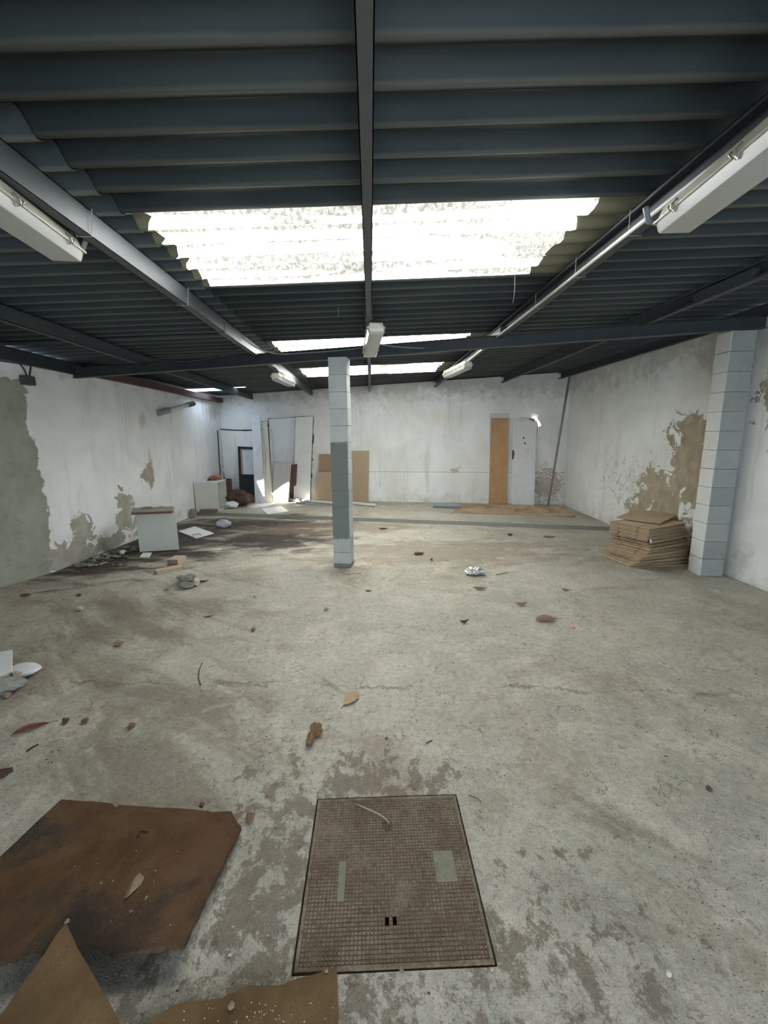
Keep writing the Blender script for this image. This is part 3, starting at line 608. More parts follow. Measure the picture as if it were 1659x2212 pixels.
# pipe stub on the far left wall
P = atx(343, 892, -3.72); Q = atx(412, 873, -3.56)
r = thing('wall_pipe', P, 'grey pipe stub high on the left wall, below the daylight gap', 'pipe')
b = MB(); b.tube([P, Q], 0.042, 16); b.build('pipe', M['pvc'], r, smooth=False)
b = MB(); b.tube([P + (P - Q).normalized() * 0.02, P + (Q - P).normalized() * 0.30], 0.055, 16); b.build('socket', M['pipe'], r)
b = MB(); b.tube([Q - (Q - P).normalized() * 0.12, Q + (Q - P).normalized() * 0.10], 0.05, 16); b.build('end_collar', M['cable'], r)

# ------------------------------------------------------------------ things leaning on the back wall
def lean(name, tl, tr, br, bl, m, label, cat='board', t=0.018, top_off=0.13, dark=None, group=None, base=PF):
    B0 = fl(*bl, base); B1 = fl(*br, base); T0 = atback(*tl, top_off); T1 = atback(*tr, top_off)
    n = (B1 - B0).cross(T0 - B0).normalized()
    if n.y > 0: n = -n                      # towards the viewer; thickness goes away from it
    lift = Vector((0, 0, 0))
    b = MB(); b.slab([B0, B1, T1, T0], -n * t)
    o = b.build(name, m, bevel=0.002); tag(o, label, cat, group)
    for side_ in (dark or ''):
        q = (B0, T0, -1) if side_ == 'l' else (B1, T1, 1) if side_ == 'r' else (T0, T1, 0)
        ux_ = (B1 - B0).normalized(); out = ux_ * q[2] if q[2] else (T0 - B0).normalized(); I = []; O = []
        for k in range(41):
            p = q[0].lerp(q[1], k / 40); w_ = 0.010 + 0.010 * mnoise.noise(p * 9) + (0.02 if mnoise.noise(p * 5 + Vector((3, 0, 0))) > 0.45 else 0)
            I.append(p - out * 0.02 - n * (t + 0.012)); O.append(p + out * max(0.006, w_) - n * (t + 0.012))
        MB().slab(I + O[::-1], n * 0.010).build('edge_shadow', M['edgedark'], o)  # dark jagged strip stands in for the shadow gap beside the board
    return o, (B0, B1, T1, T0, n)
def quadpt(Q, u, v, off=0.0): return (Q[0] * (1 - u) + Q[1] * u) * (1 - v) + (Q[3] * (1 - u) + Q[2] * u) * v + Q[4] * off
# old door behind the boards
B0 = fl(519, 1086, PF); B1 = fl(565, 1085, PF); T0 = atback(514, 965, 0.15); T1 = atback(560, 967, 0.15)
nn = (B1 - B0).cross(T0 - B0).normalized(); nn = -nn if nn.y > 0 else nn
r = thing('old_door', (B0 + B1) / 2, 'black-framed old door with a whitewashed upper pane, left of the leaning boards', 'door')
Q = (B0, B1, T1, T0, nn)
def qslab(u0, u1, v0, v1, off, t, name, m, par):
    return MB().slab([quadpt(Q, u0, v0, off), quadpt(Q, u1, v0, off), quadpt(Q, u1, v1, off), quadpt(Q, u0, v1, off)], nn * t).build(name, m, par)
qslab(0.05, 0.95, 0.02, 0.47, 0, 0.012, 'lower_panel', M['black'], r)
qslab(0.2, 0.95, 0.49, 0.97, 0, 0.006, 'upper_pane', M['doorpane'], r)
qslab(0.12, 0.2, 0.49, 0.97, 0, 0.014, 'inner_stile', M['brownb'], r)
for u0, u1, v0, v1 in ((0, 0.12, 0, 1), (0.9, 1, 0, 1), (0, 1, 0.96, 1), (0, 1, 0.46, 0.5), (0, 1, 0, 0.03)): qslab(u0, u1, v0, v1, 0.002, 0.025, 'frame_bar', M['black'], r)
lean('leaning_board', (628, 1004), (642, 1003), (638, 1081), (626, 1081), M['darkred'], 'narrow reddish-brown board showing between the grey panel and a tall white board', top_off=0.30)
lean('leaning_board', (580, 905), (640, 902), (637, 1079), (589, 1081), M['whiteblue'], 'widest tall white board against the back wall, behind the grey panel', top_off=0.20, dark='lt')
lean('leaning_board', (639, 901), (676, 899), (669, 1083), (634, 1082), M['white'], 'tall white board at the right end of the group of leaning boards', top_off=0.24, dark='rt')
lean('leaning_board', (564, 911), (577, 910), (590, 1085), (574, 1086), M['cream'], 'narrow cream board between the tall white boards on the left', top_off=0.24, dark='t')
lean('leaning_board', (543, 898), (561, 897), (573, 1088), (551, 1088), M['whiteblue'], 'tallest narrow white board, leaning over the edge of the old door', top_off=0.28)
lean('leaning_board', (592, 1000), (629, 1000), (622, 1086), (588, 1085), M['greyboard'], 'low pale grey panel leaning on the wide white board, sunlit at its foot', top_off=0.36)
lean('leaning_board', (552, 1020), (572, 1020), (571, 1088), (551, 1088), M['whiteblue'], 'short white board leaning at the foot of the tallest narrow board', top_off=0.42)
lean('leaning_board', (689, 981), (735, 981), (735, 1080), (687, 1081), M['brownb'], 'reddish brown board leaning behind the left side of the pillar', top_off=0.09)
lean('leaning_board', (684, 1020), (740, 1020), (740, 1083), (681, 1083), M['tanb'], 'low tan board in front of the brown one, left of the pillar', top_off=0.18)
lean('leaning_board', (752, 974), (797, 974), (795, 1084), (752, 1083), M['tanb'], 'tan hardboard panel leaning just right of the central pillar', top_off=0.09)
# right-hand boards
lean('leaning_board', (1058, 893), (1100, 893), (1096, 1087), (1057, 1087), M['whiteblue'], 'grey-white board behind the orange chipboard plank', top_off=0.03, t=0.02)
lean('leaning_plank', (1062, 903), (1098, 903), (1093, 1089), (1056, 1089), M['orange'], 'orange chipboard plank leaning against the back wall', top_off=0.09, t=0.03)
B0 = fl(1104, 1091, PF); B1 = fl(1154, 1092, PF); T0 = atback(1108, 904, 0.05); T1 = atback(1159, 904, 0.05)
nn = (B1 - B0).cross(T0 - B0).normalized(); nn = -nn if nn.y > 0 else nn; Q = (B0, B1, T1, T0, nn)
r = thing('door_leaf', (B0 + B1) / 2, 'chipped white door leaf leaning right of the orange plank', 'door')
qslab(0, 1, 0, 1, -0.035, 0.035, 'panel', M['white'], r)
for pts, m in ((((0.62, 1.0), (1.0, 1.0), (0.93, 0.965), (0.80, 0.972)), 'brownb'), (((0.0, 0.53), (0.07, 0.54), (0.10, 0.60), (0.07, 0.64), (0.0, 0.64)), 'leafd')):
    MB().slab([quadpt(Q, u, v, 0.0005) for u, v in pts], nn * 0.002).build('chipped_patch', M[m], r)
for u, v in ((0.47, 0.78), (0.53, 0.72)): MB().slab([quadpt(Q, u + a, v + b_, 0.0005) for a, b_ in ((-.03, -.01), (.03, -.012), (.03, .012), (-.02, .01))], nn * 0.002).build('latch_hole', M['black'], r)
cable('leaning_pole', [fl(1184, 1092, PF), atback(1232, 806, 0.06)], 0.021, M['greywood'], 'long thin grey pole leaning in the back right corner', 'pole', 10)
cable('metal_rod', [atx(478, 1062, -3.45), atx(470, 930, -3.60)], 0.014, M['black'], 'black upright rod in the back left corner', 'rod', 8)
cable('leaning_pole', [fl(511, 1078, PF + 0.02), atback(479, 1008, 0.2)], 0.018, M['pvc'], 'short grey pole leaning behind the brown fibre bundle', 'pole', 8)
lean('leaning_board', (484, 1033), (500, 1034), (502, 1084), (486, 1084), M['darkred'], 'small dark red board behind the open white cabinet', top_off=0.3)

# things lying on the raised strip
r = thing('plywood_sheet', fl(1100, 1100, PF), 'long tan sheet lying on the raised strip before the orange plank', 'board')
pl = [fl(976, 1106, PF + 0.02), fl(1100, 1110, PF + 0.02), fl(1218, 1114, PF + 0.02), fl(1243, 1113, PF + 0.045), fl(1222, 1099, PF + 0.08), fl(1206, 1092, PF + 0.10), fl(1100, 1091, PF + 0.03), fl(992, 1088, PF + 0.03), fl(984, 1090, PF + 0.03)]
MB().slab(pl, (0, 0, -0.018)).build('sheet', M['plank'], r, bevel=0.002)
MB().slab([fl(1200, 1114, PF + 0.006), fl(1243, 1115, PF + 0.01), fl(1236, 1111, PF + 0.01), fl(1205, 1110, PF + 0.01)], (0, 0, 0.012)).build('torn_edge', M['woodedge'], r)
P = fl(936, 1096, PF); Q_ = fl(985, 1098, PF); b = MB(); dd = (Q_ - P).normalized(); b.tube([P + Vector((0, 0.0, 0.05)), Q_ + dd * 0.12 + Vector((0, 0, 0.05))], 0.05, 20)
tag(b.build('plastic_pipe', M['pipe'], smooth=False), 'short fat grey plastic pipe at the left end of the tan sheet', 'pipe')
def fpipe(a, c, rr, m, label):
    A = fl(*a, PF); B = fl(*c, PF); return tag(MB().tube([A + Vector((0, 0, rr)), B + Vector((0, 0, rr))], rr, 16).build('plastic_pipe', m), label, 'pipe')
fpipe((627, 1083), (720, 1090), 0.035, M['pvc'], 'white pipe on the floor before the tall white boards, left of the pillar')
fpipe((757, 1090), (812, 1095), 0.035, M['pvc'], 'white pipe end on the floor right of the pillar base')
fpipe((640, 1087), (700, 1092), 0.016, M['wcable'], 'thin pale rod lying in front of the white pipe')

# open white cabinet lying at the left
r0 = fl(424, 1105, PF); r1_ = fl(470, 1103, PF); h_ = aty(420, 1043, r0.y).z - PF
ang = math.atan2(r1_.y - r0.y, r1_.x - r0.x); W = (r1_ - r0).length + 0.06; D = 0.52
r = thing('white_cabinet', (r0.x + W / 2, r0.y + D / 2, PF), 'white cabinet lying open-side right in the back left corner, tiles on top', 'cabinet')
def cab(name, x0, x1, y0, y1, z0, z1, m): return MB().bb(r0.x + x0, r0.x + x1, r0.y + y0, r0.y + y1, PF + z0, PF + z1).build(name, m, r, bevel=0.002)
cab('side_panel', 0, W, 0, 0.018, 0, h_, M['cab']); cab('side_panel', 0, W, D - 0.018, D, 0, h_, M['cab']); cab('back_panel', 0, 0.018, 0.018, D - 0.018, 0, h_, M['cab'])
cab('top_panel', 0, W + 0.01, 0, D, h_, h_ + 0.018, M['white']); cab('bottom_panel', 0, W, 0.018, D - 0.018, 0, 0.018, M['white'])
CT = PF + h_ + 0.018
for k in range(5):
    b = MB(); x0 = r0.x + W - 0.20 + random.uniform(-.008, .008); y0 = r0.y + 0.24; z = CT + 0.014 * k; rings = []
    for e in (0, 1):
        pr = [];
        for s_ in (0, 1):
            A_ = [(-0.10 + 0.2 * i / 10) for i in range(11)]
            if s_: A_ = A_[::-1]
            pr += [Vector((x0 + a + 0.01 * k, y0 + e * 0.26, z + 0.045 * math.cos(a / 0.10 * PI / 2) + (0.011 if s_ else 0))) for a in A_]
        rings.append(pr)
    b.loft(rings); tag(b.build('roof_tile', M['terra']), ['bottom curved terracotta tile of the stack on the open cabinet', 'second curved tile from the bottom on the open cabinet', 'middle curved tile of the stack on the open cabinet', 'second curved tile from the top on the open cabinet', 'topmost curved terracotta tile on the open cabinet'][k], 'tile', 'terracotta tiles on the cabinet')
P = Vector((r0.x + 0.10 + 0.02, r0.y - 0.10, PF)); tag(MB().box(P + Vector((0.18, 0, 0.03)), (0.34, 0.11, 0.06)).build('clay_brick', M['brickdark'], bevel=0.006), 'brown brick lying in front of the open white cabinet', 'brick')
P = fl(418, 1118); tag(rock(P, (0.07, 0.06, 0.09), amp=0.3, seed=3).build('rubble_stone', M['stone']), 'grey lump against the left wall at the step', 'stone')
# fibre bundle
C0 = fl(515, 1095, PF) + Vector((0, 0.12, 0)); b = rock(C0, (0.30, 0.2, 0.17), amp=0.22, freq=1.6, sub=4, seed=5); core = list(b.v)
cen = C0 + Vector((0, 0, 0.17))
for i in range(5000):
    p = random.choice(core); nrm = (p - cen).normalized()
    if p.z < PF + 0.02: continue
    t_ = (nrm + Vector((random.uniform(-1, 1), random.uniform(-1, 1), random.uniform(-1, 0.4))) * 0.9).normalized(); e = p + t_ * random.uniform(0.02, 0.06); e.z = max(e.z, PF + 0.003)
    s_ = Vector((random.uniform(-1, 1), random.uniform(-1, 1), random.uniform(-1, 1))) * 0.004
    b.add([p - s_, p + s_, e], [(0, 1, 2)])
tag(b.build('fibre_bundle', M['fur'], smooth=True), 'fuzzy brown bundle of matted fibre on the floor beside the open cabinet', 'bundle')
def crumple(name, px, py, z, rr, m, label, cat, seed, amp=0.35, freq=2.4, sub=4):
    P = fl(px, py, z); return tag(rock(P, rr, amp=amp, freq=freq, sub=sub, seed=seed).build(name, m), label, cat)
crumple('plastic_bag', 501, 1098, PF, (0.15, 0.11, 0.08), M['bag'], 'crumpled white bag in front of the brown fibre bundle', 'bag', 11, 0.22, 1.3)
def m_clear():
    n = NT('clear_crumpled_plastic'); n.b.inputs['Transmission Weight'].default_value = 0.55; n.b.inputs['IOR'].default_value = 1.15
    n.bump(n.noise(22, 4), 0.5, 0.01); return n.done((0.72, 0.74, 0.78), 0.3, 0, 0.5)
M['clear'] = m_clear()
crumple('plastic_bag', 483, 1139, 0, (0.14, 0.10, 0.07), M['clear'], 'crumpled clear plastic bag on the dark dirt before the step', 'bag', 12, 0.22, 1.5)
def flat(name, pts, z, t, m, label, cat, tilt=None, bevel=0.001, group=None):
    P = [fl(x, y, z) for x, y in pts]
    if tilt: P = [p + Vector((0, 0, q)) for p, q in zip(P, tilt)]
    return tag(MB().slab(P, (0, 0, t)).build(name, m, bevel=bevel), label, cat, group)
flat('white_sheet', [(530, 1094), (548, 1090), (600, 1086), (596, 1089), (570, 1096), (543, 1098)], PF + 0.002, 0.012, M['white'], 'white sheet on the floor at the foot of the leaning boards', 'sheet')
flat('white_sheet', [(564, 1100), (608, 1094), (624, 1105), (578, 1111)], PF + 0.001, 0.012, M['white'], 'smudged white sheet nearest the step, before the grey panel', 'sheet')
b = MB(); P = fl(642, 1092, PF); b.tube([P, P + Vector((0, 0, 0.006))], 0.085, 24); tag(b.build('white_disc', M['white']), 'small white disc on the floor by the white pipe', 'disc')
cable('thin_stick', [fl(600, 1086, PF + 0.01), atback(586, 1064, 0.5)], 0.006, M['greywood'], 'thin stick leaning in the patch of sunlight', 'stick', 6)
cable('thin_stick', [fl(563, 1088, PF + 0.01), atback(553, 1062, 0.5)], 0.007, M['greywood'], 'thin stick across the foot of the short white board', 'stick', 6)

# ------------------------------------------------------------------ cupboard with the wooden top
A0 = fl(302, 1194); A1 = fl(387, 1189); dv = (A1 - A0); wd = dv.length; ex = dv.normalized(); ey = Vector((math.cos(math.radians(115)), math.sin(math.radians(115)), 0)); dep = 0.38
zt = aty(300, 1108, A0.y).z
r = thing('white_cupboard', (A0 + A1) / 2, 'white cupboard with a weathered wooden top by the left wall', 'cupboard')
def cb(name, u0, u1, v0, v1, z0, z1, m, bevel=0.003):
    p = [A0 + ex * u + ey * v for u, v in ((u0, v0), (u1, v0), (u1, v1), (u0, v1))]; return MB().slab([q + Vector((0, 0, z0)) for q in p], (0, 0, z1 - z0)).build(name, m, r, bevel=bevel)
cb('back_panel', 0, wd, 0, 0.016, 0.01, zt, M['cab']); cb('side_panel', 0, 0.016, 0.016, dep, 0, zt, M['cab']); cb('side_panel', wd - 0.016, wd, 0.016, dep, 0, zt, M['cab'])
cb('bottom_panel', 0.016, wd - 0.016, 0.016, dep, 0.03, 0.046, M['cab'])
cb('worktop', -0.045, wd - 0.02, -0.03, dep + 0.03, zt, zt + 0.014, M['greywood']); cb('worktop_edge', -0.05, wd - 0.04, -0.036, -0.02, zt - 0.02, zt + 0.012, M['woodedge'])
TOP = zt + 0.014
P = A0 + ex * 0.14 + ey * 0.32 + Vector((0, 0, TOP)); tag(rock(P, (0.07, 0.05, 0.012), amp=0.3, seed=21).build('wood_splinter', M['greywood']), 'grey wood fragment on the left of the cupboard top', 'fragment')
P = A0 + ex * 0.34 + ey * 0.33 + Vector((0, 0, TOP)); tag(rock(P, (0.05, 0.03, 0.012), amp=0.3, seed=22).build('wood_splinter', M['stonep']), 'small pale fragment in the middle of the cupboard top', 'fragment')
flat('white_tile', [(302, 1205), (322, 1206), (328, 1196), (309, 1196)], 0.004, 0.02, M['white'], 'small white tile on the floor at the foot of the cupboard', 'tile', bevel=0.004)
r = thing('cupboard_door', fl(423, 1150), 'white cupboard door lying flat on the floor right of the cupboard', 'cupboard door')
P = [fl(385, 1147, 0.03), fl(423, 1162, 0.012), fl(462, 1151, 0.03), fl(421, 1137, 0.045)]
MB().slab(P, (0, 0, -0.016)).build('panel', M['white'], r, bevel=0.003)
qh = lambda u, v, k: (P[1] * (1 - u) + P[2] * u) * (1 - v) + (P[0] * (1 - u) + P[3] * u) * v + Vector((0, 0, k))
ha = fl(416, 1155, 0.055); hb = fl(433, 1153, 0.055)
MB().tube([ha - Vector((0, 0, .028)), ha, hb, hb - Vector((0, 0, .028))], 0.005, 8).build('handle', M['steel'], r)
# white stick, bricks, rubble
cable('white_strip', [fl(414, 1190, 0.008), fl(440, 1189, 0.008), fl(478, 1186, 0.012)], [0.006, 0.007, 0.013], M['white'], 'long white stick on the floor right of the cupboard', 'stick', 6)
cable('white_strip', [fl(515, 1186, 0.004), fl(562, 1184, 0.004)], 0.005, M['pvc'], 'thin pale stick farther right on the floor, left of the pillar', 'stick', 6)
def hollow(name, c, L, Wd, Hh, ang, nx, nz, label, tiltx=0.0):
    r = thing(name, c, label, 'brick'); Mx = rotz(ang) @ Matrix.Rotation(tiltx, 3, 'X'); b = MB(); hw = Wd / nx; hh = Hh / nz; t = hw * 0.30
    def add(x0, x1, y0, y1, z0, z1): b.box(Vector(c) + Mx @ Vector(((x0 + x1) / 2, (y0 + y1) / 2, (z0 + z1) / 2)), (x1 - x0, y1 - y0, z1 - z0), Mx)
    for i in range(nx + 1): add(-Wd / 2 + hw * i - t / 2, -Wd / 2 + hw * i + t / 2, -L / 2, L / 2, 0, Hh)
    for k in range(nz + 1): add(-Wd / 2 - t / 2, Wd / 2 + t / 2, -L / 2, L / 2, max(0, hh * k - t / 2), hh * k + t / 2)
    b.build('brick_shell', M['brick'], r)
    b = MB(); b.box(Vector(c) + Mx @ Vector((0, 0, Hh / 2)), (Wd - t, L * 0.55, Hh - t), Mx); b.build('inner_webs', M['hole'], r); return r
c = fl(376, 1221); hollow('hollow_brick', c + Vector((0, 0.08, 0.0)), 0.19, 0.135, 0.075, -0.12, 4, 2, 'upright hollow clay brick with eight holes, before the cupboard')
c = fl(362, 1236); hollow('hollow_brick', c + Vector((0, 0.05, 0.0)), 0.30, 0.10, 0.035, -0.95, 4, 1, 'flat broken hollow brick lying before the upright one')
crumple('rubble_stone', 405, 1270, 0, (0.10, 0.045, 0.035), M['stone'], 'nearest flat grey stone of the rubble group by the bricks', 'stone', 31, 0.3, 1.3, 3)
crumple('rubble_stone', 404, 1259, 0, (0.10, 0.06, 0.05), M['stone'], 'larger grey stone behind the flat one, near the bricks', 'stone', 32, 0.35, 1.3, 3)
crumple('rubble_stone', 425, 1266, 0, (0.035, 0.05, 0.05), M['stonep'], 'pale end stone of the rubble group near the bricks', 'stone', 33, 0.3, 1.3, 3)

# ------------------------------------------------------------------ stack of flattened cardboard boxes
N = 38; HH = 0.50; th = HH / N
Wx, Dy = 0.76, 0.50
def cardmesh(f0, f1, w_):
    # outline with slots between the flaps on the two flap sides
    pts = [(0, 0), (w_, 0)]
    for v in (f0, f1): pts += [(w_, Dy * v - .006), (w_ - .16, Dy * v - .006), (w_ - .16, Dy * v + .006), (w_, Dy * v + .006)]
    pts += [(w_, Dy), (0, Dy)]
    for v, s_ in ((f1, 1), (f0, 0)): pts += [(0, Dy * v + .006), (.14, Dy * v + .006), (.14, Dy * v - .006), (0.0, Dy * v - .006)]
    return pts
protos = []
for k, (f0, f1, w_, tt) in enumerate(((0.27, 0.73, Wx, 0.55), (0.25, 0.75, Wx - 0.03, 0.66), (0.30, 0.70, Wx + 0.015, 0.45))):
    me_ = MB().slab([(x, y, 0) for x, y in cardmesh(f0, f1, w_)], (0, 0, th * tt)); protos.append(me_)
made = {}
def cbox(ox, oy, z, ang, tilt, label, kind):
    if kind not in made: o = protos[kind].build('flattened_box', M['card'], origin=(0, 0, 0)); made[kind] = o
    else: o = made[kind].copy(); COL.objects.link(o)
    o.location = (ox, oy, z); o.rotation_euler = (tilt[0], tilt[1], ang); return tag(o, label, 'cardboard box', 'flattened cardboard boxes stacked by the right pillar')
prof = [(0, 3.15, 4.78, 7), (0.08, 3.155, 4.775, 8), (0.14, 3.19, 4.71, 13), (0.30, 3.205, 4.68, 17), (0.42, 3.255, 4.66, 21), (0.55, 3.30, 4.67, 22), (0.62, 3.285, 4.70, 24), (0.68, 3.26, 4.70, 24), (0.85, 3.30, 4.73, 25), (1, 3.30, 4.74, 25)]
def pf(t, k):
    for a, c_ in zip(prof[:-1], prof[1:]):
        if a[0] <= t <= c_[0]: return a[k] + (c_[k] - a[k]) * (t - a[0]) / (c_[0] - a[0])
ORD = 'first second third fourth fifth sixth seventh eighth ninth tenth eleventh twelfth thirteenth fourteenth fifteenth sixteenth seventeenth eighteenth nineteenth twentieth'.split()
for k in range(N):
    t = k / (N - 1)
    if k == 0: lab = 'bottommost flattened box, lying on the floor under the whole stack'
    elif k < N // 2: lab = ORD[k] + (' flattened box up from the floor, in the splayed lower layers' if t < 0.25 else ' flattened box up from the floor, in the sagging middle layers')
    else: lab = ORD[N - k - 1] + (' flattened box below the loose top one, in the neat top bundle' if t > 0.66 else ' flattened box below the loose top one, in the uneven middle')
    if k == N - 1: lab = 'flattened box directly under the loose top one of the stack'
    a = math.radians(pf(t, 3)) + random.uniform(-0.022, 0.022); j = 0.004 if t > 0.7 else 0.016
    ox = pf(t, 1) + random.uniform(-j, j); oy = pf(t, 2) + random.uniform(-j, j)
    if k == 25: ox += 0.09; oy += 0.03
    cbox(ox, oy, th * k, a, (0, 0), lab, k % 3 if t < 0.9 else 0)
MB_top = [fl(1330, 1118, HH + 0.012), fl(1425, 1131, HH + 0.014), fl(1466, 1110, HH + 0.03), fl(1375, 1100, HH + 0.012)]
tag(MB().slab(MB_top, (0, 0, -0.006)).build('flattened_box', M['card']), 'loose flattened box laid askew on top of the stack', 'cardboard box', 'flattened cardboard boxes stacked by the right pillar')
o = tag(MB().slab([(3.30, 4.685, HH * 0.66), (3.315, 4.68, HH * 0.66), (3.30, 4.675, HH * 0.76), (3.29, 4.678, HH * 0.76)], (0, 0.012, 0)).build('paper_scrap', M['white']), 'tiny white paper scrap on the front corner of the cardboard stack', 'scrap')

# ------------------------------------------------------------------ chipboard pieces in the foreground
def edge(pts, jag, amp, seed):
    out = []
    for i in range(len(pts)):
        a = Vector((*pts[i], 0)); c = Vector((*pts[(i + 1) % len(pts)], 0)); out.append(a)
        if jag[i]:
            n_ = jag[i]
            for k in range(1, n_):
                p = a.lerp(c, k / n_); out.append(p + Vector((mnoise.noise(Vector((k * 0.9, seed, i))) * amp * .4, mnoise.noise(Vector((k * 1.3, seed + 5, i))) * amp, 0)))
    return out
def plate(name, pix, jag, amp, zf, t, label, m, seed):
    pp = edge(pix, jag, amp, seed); T = []
    for p in pp:
        q = fl(p.x, p.y, 0.04)
        for _ in range(3): q = fl(p.x, p.y, zf(q.x, q.y))
        T.append(q)
    r = thing(name, T[0] * 0.5 + T[len(T) // 2] * 0.5 - Vector((0, 0, t)), label, 'board')
    b = MB(); b.slab(T, (0, 0, -t)); o = b.build('board_face', [m, M['boardedge']], r, bevel=0.0015)
    for q in o.data.polygons:
        if abs(q.normal.z) < 0.6: q.material_index = 1
    return r
z1f = lambda x, y: 0.024 + max(0.0, (1.66 - y)) * 0.085
plate('chipboard_sheet', [(133, 1726), (236, 1734), (250, 1744), (266, 1739), (500, 1752), (521, 1785), (455, 1915), (398, 2040), (345, 2048), (245, 2062), (205, 2042), (160, 2044), (62, 2062), (0, 2078), (-260, 2120), (-330, 2000), (-60, 1905)],
      [3, 2, 2, 6, 3, 4, 6, 8, 10, 4, 4, 8, 6, 8, 0, 0, 4], 9, z1f, 0.02, 'large dark stained chipboard sheet with a broken near edge, bottom left', M['board'], 2)
MB_sup = rock(fl(300, 2000), (0.05, 0.05, 0.03), seed=41)
z2f = lambda x, y: 0.150 + (y - 1.02) * 0.12
plate('chipboard_piece', [(143, 1990), (166, 2045), (205, 2110), (250, 2190), (275, 2260), (150, 2420), (-220, 2420), (-30, 2230), (0, 2192), (70, 2095)],
      [3, 3, 4, 4, 3, 0, 0, 3, 4, 3], 5, z2f, 0.022, 'pointed tan chipboard piece lying over the large dark sheet', M['board2'], 9)
z3f = lambda x, y: 0.024
plate('chipboard_piece', [(728, 2085), (731, 2212), (733, 2400), (150, 2400), (290, 2222), (375, 2170), (480, 2155), (530, 2128), (600, 2128), (690, 2100)],
      [0, 0, 0, 0, 3, 4, 4, 4, 4, 3], 5, z3f, 0.018, 'flat dusty chipboard piece touching the manhole cover', M['board2'], 14)
def onboard(px, py, zf):
    q = fl(px, py, 0.04)
    for _ in range(4): q = fl(px, py, zf(q.x, q.y))
    return q
b = MB(); P = onboard(290, 1918, z1f); ax = (onboard(303, 1892, z1f) - onboard(272, 1942, z1f)); L = ax.length; ux = ax.normalized(); uy = Vector((-ux.y, ux.x, 0)).normalized()
A = onboard(272, 1942, z1f)
b.loft([[A + Vector((0, 0, .002)), A + uy * .004 + Vector((0, 0, .004)), A - uy * .004 + Vector((0, 0, .006))],
        [A + ux * L * .6 + uy * .020, A + ux * L * .6 - uy * .024 + Vector((0, 0, .003)), A + ux * L * .6 + Vector((0, 0, .024))],
        [A + ux * L * .95 + uy * .016, A + ux * L * .9 - uy * .02 + Vector((0, 0, .003)), A + ux * L * .97 + Vector((0, 0, .018))]])
tag(b.build('stone_chip', M['flint']), 'pointed tan stone chip on the dark chipboard sheet', 'stone')
cable('dried_twig', [onboard(297, 1812, z1f) + Vector((0, 0, .003)), onboard(303, 1797, z1f) + Vector((0, 0, .006)), onboard(318, 1798, z1f) + Vector((0, 0, .004))], 0.0028, M['black'], 'small black twig on the dark chipboard sheet', 'twig')
for i, (px, py, zf, s_, lb) in enumerate(((316, 1941, z1f, 0.005, 'pale crumb just right of the pointed stone chip'), (219, 1909, z1f, 0.004, 'tan crumb left of the pointed stone chip'), (283, 1970, z1f, 0.004, 'brown crumb in front of the pointed stone chip'), (145, 1992, z2f, 0.006, 'tan crumb on the tip of the pointed chipboard piece'), (500, 2175, z3f, 0.009, 'tan fragment on the flat chipboard piece'), (705, 2099, z3f, 0.005, 'crumb at the far corner of the flat chipboard piece'))):
    P = onboard(px, py, zf); tag(rock(P, (s_, s_ * 1.3, s_ * 0.7), (0, 0, i), 0.4, 1.5, 2, i + 50).build('wood_crumb', M['flint']), lb, 'crumb')
b = MB(); random.seed(3)
for i in range(60):
    zf, (x0, x1, y0, y1) = random.choice(((z1f, (120, 440, 1780, 2010)), (z3f, (420, 715, 2165, 2210)), (z3f, (420, 715, 2165, 2210))))
    P = onboard(random.gauss((x0 + x1) / 2, (x1 - x0) / 3.5), random.uniform(y0, y1), zf); s_ = random.uniform(0.0006, 0.002)
    b.box(P + Vector((0, 0, s_ * 0.3)), (s_ * 2, s_, s_ * 0.8), rotz(random.uniform(0, 3)))
tag(b.build('pale_crumbs', M['chip']), 'scatter of tiny pale crumbs on the chipboard pieces', 'crumbs', kind='stuff')

# ------------------------------------------------------------------ manhole cover
r = thing('manhole_cover', ((MX0 + MX1) / 2, (MY0 + MY1) / 2, 0), 'square rusty manhole cover with a grid pattern, set in the floor', 'manhole cover')
g = 0.007; x0, x1, y0, y1 = MX0 + g, MX1 - g, MY0 + g, MY1 - g
b = MB(); b.bb(MX0, MX1, MY0, MY1, -0.06, -0.045); b.build('pit', M['gap'], r)  # dark surface at the bottom of the recess
fw = 0.012
b = MB(); b.bb(x0, x1, y0, y0 + fw, -0.03, 0.003); b.bb(x0, x1, y1 - fw, y1, -0.03, 0.003); b.bb(x0, x0 + fw, y0 + fw, y1 - fw, -0.03, 0.003); b.bb(x1 - fw, x1, y0 + fw, y1 - fw, -0.03, 0.003)
b.build('outer_rim', M['cover'], r, bevel=0.001)
NX = 46; px_ = (x1 - x0 - 2 * fw) / NX; base = MB(); sq = MB(); dustb = MB(); dustc = MB()
ha = fl(839, 1991); hb2 = fl(859, 1991); rope0 = fl(838, 1780); pa = fl(962, 1873); pb_ = fl(738, 1905)
def near(x, y, c, dx, dy): return abs(x - c.x) < dx and abs(y - c.y) < dy
HI = int((ha.x - x0 - fw) / px_); HJ = int((ha.y - y0 - fw) / px_)
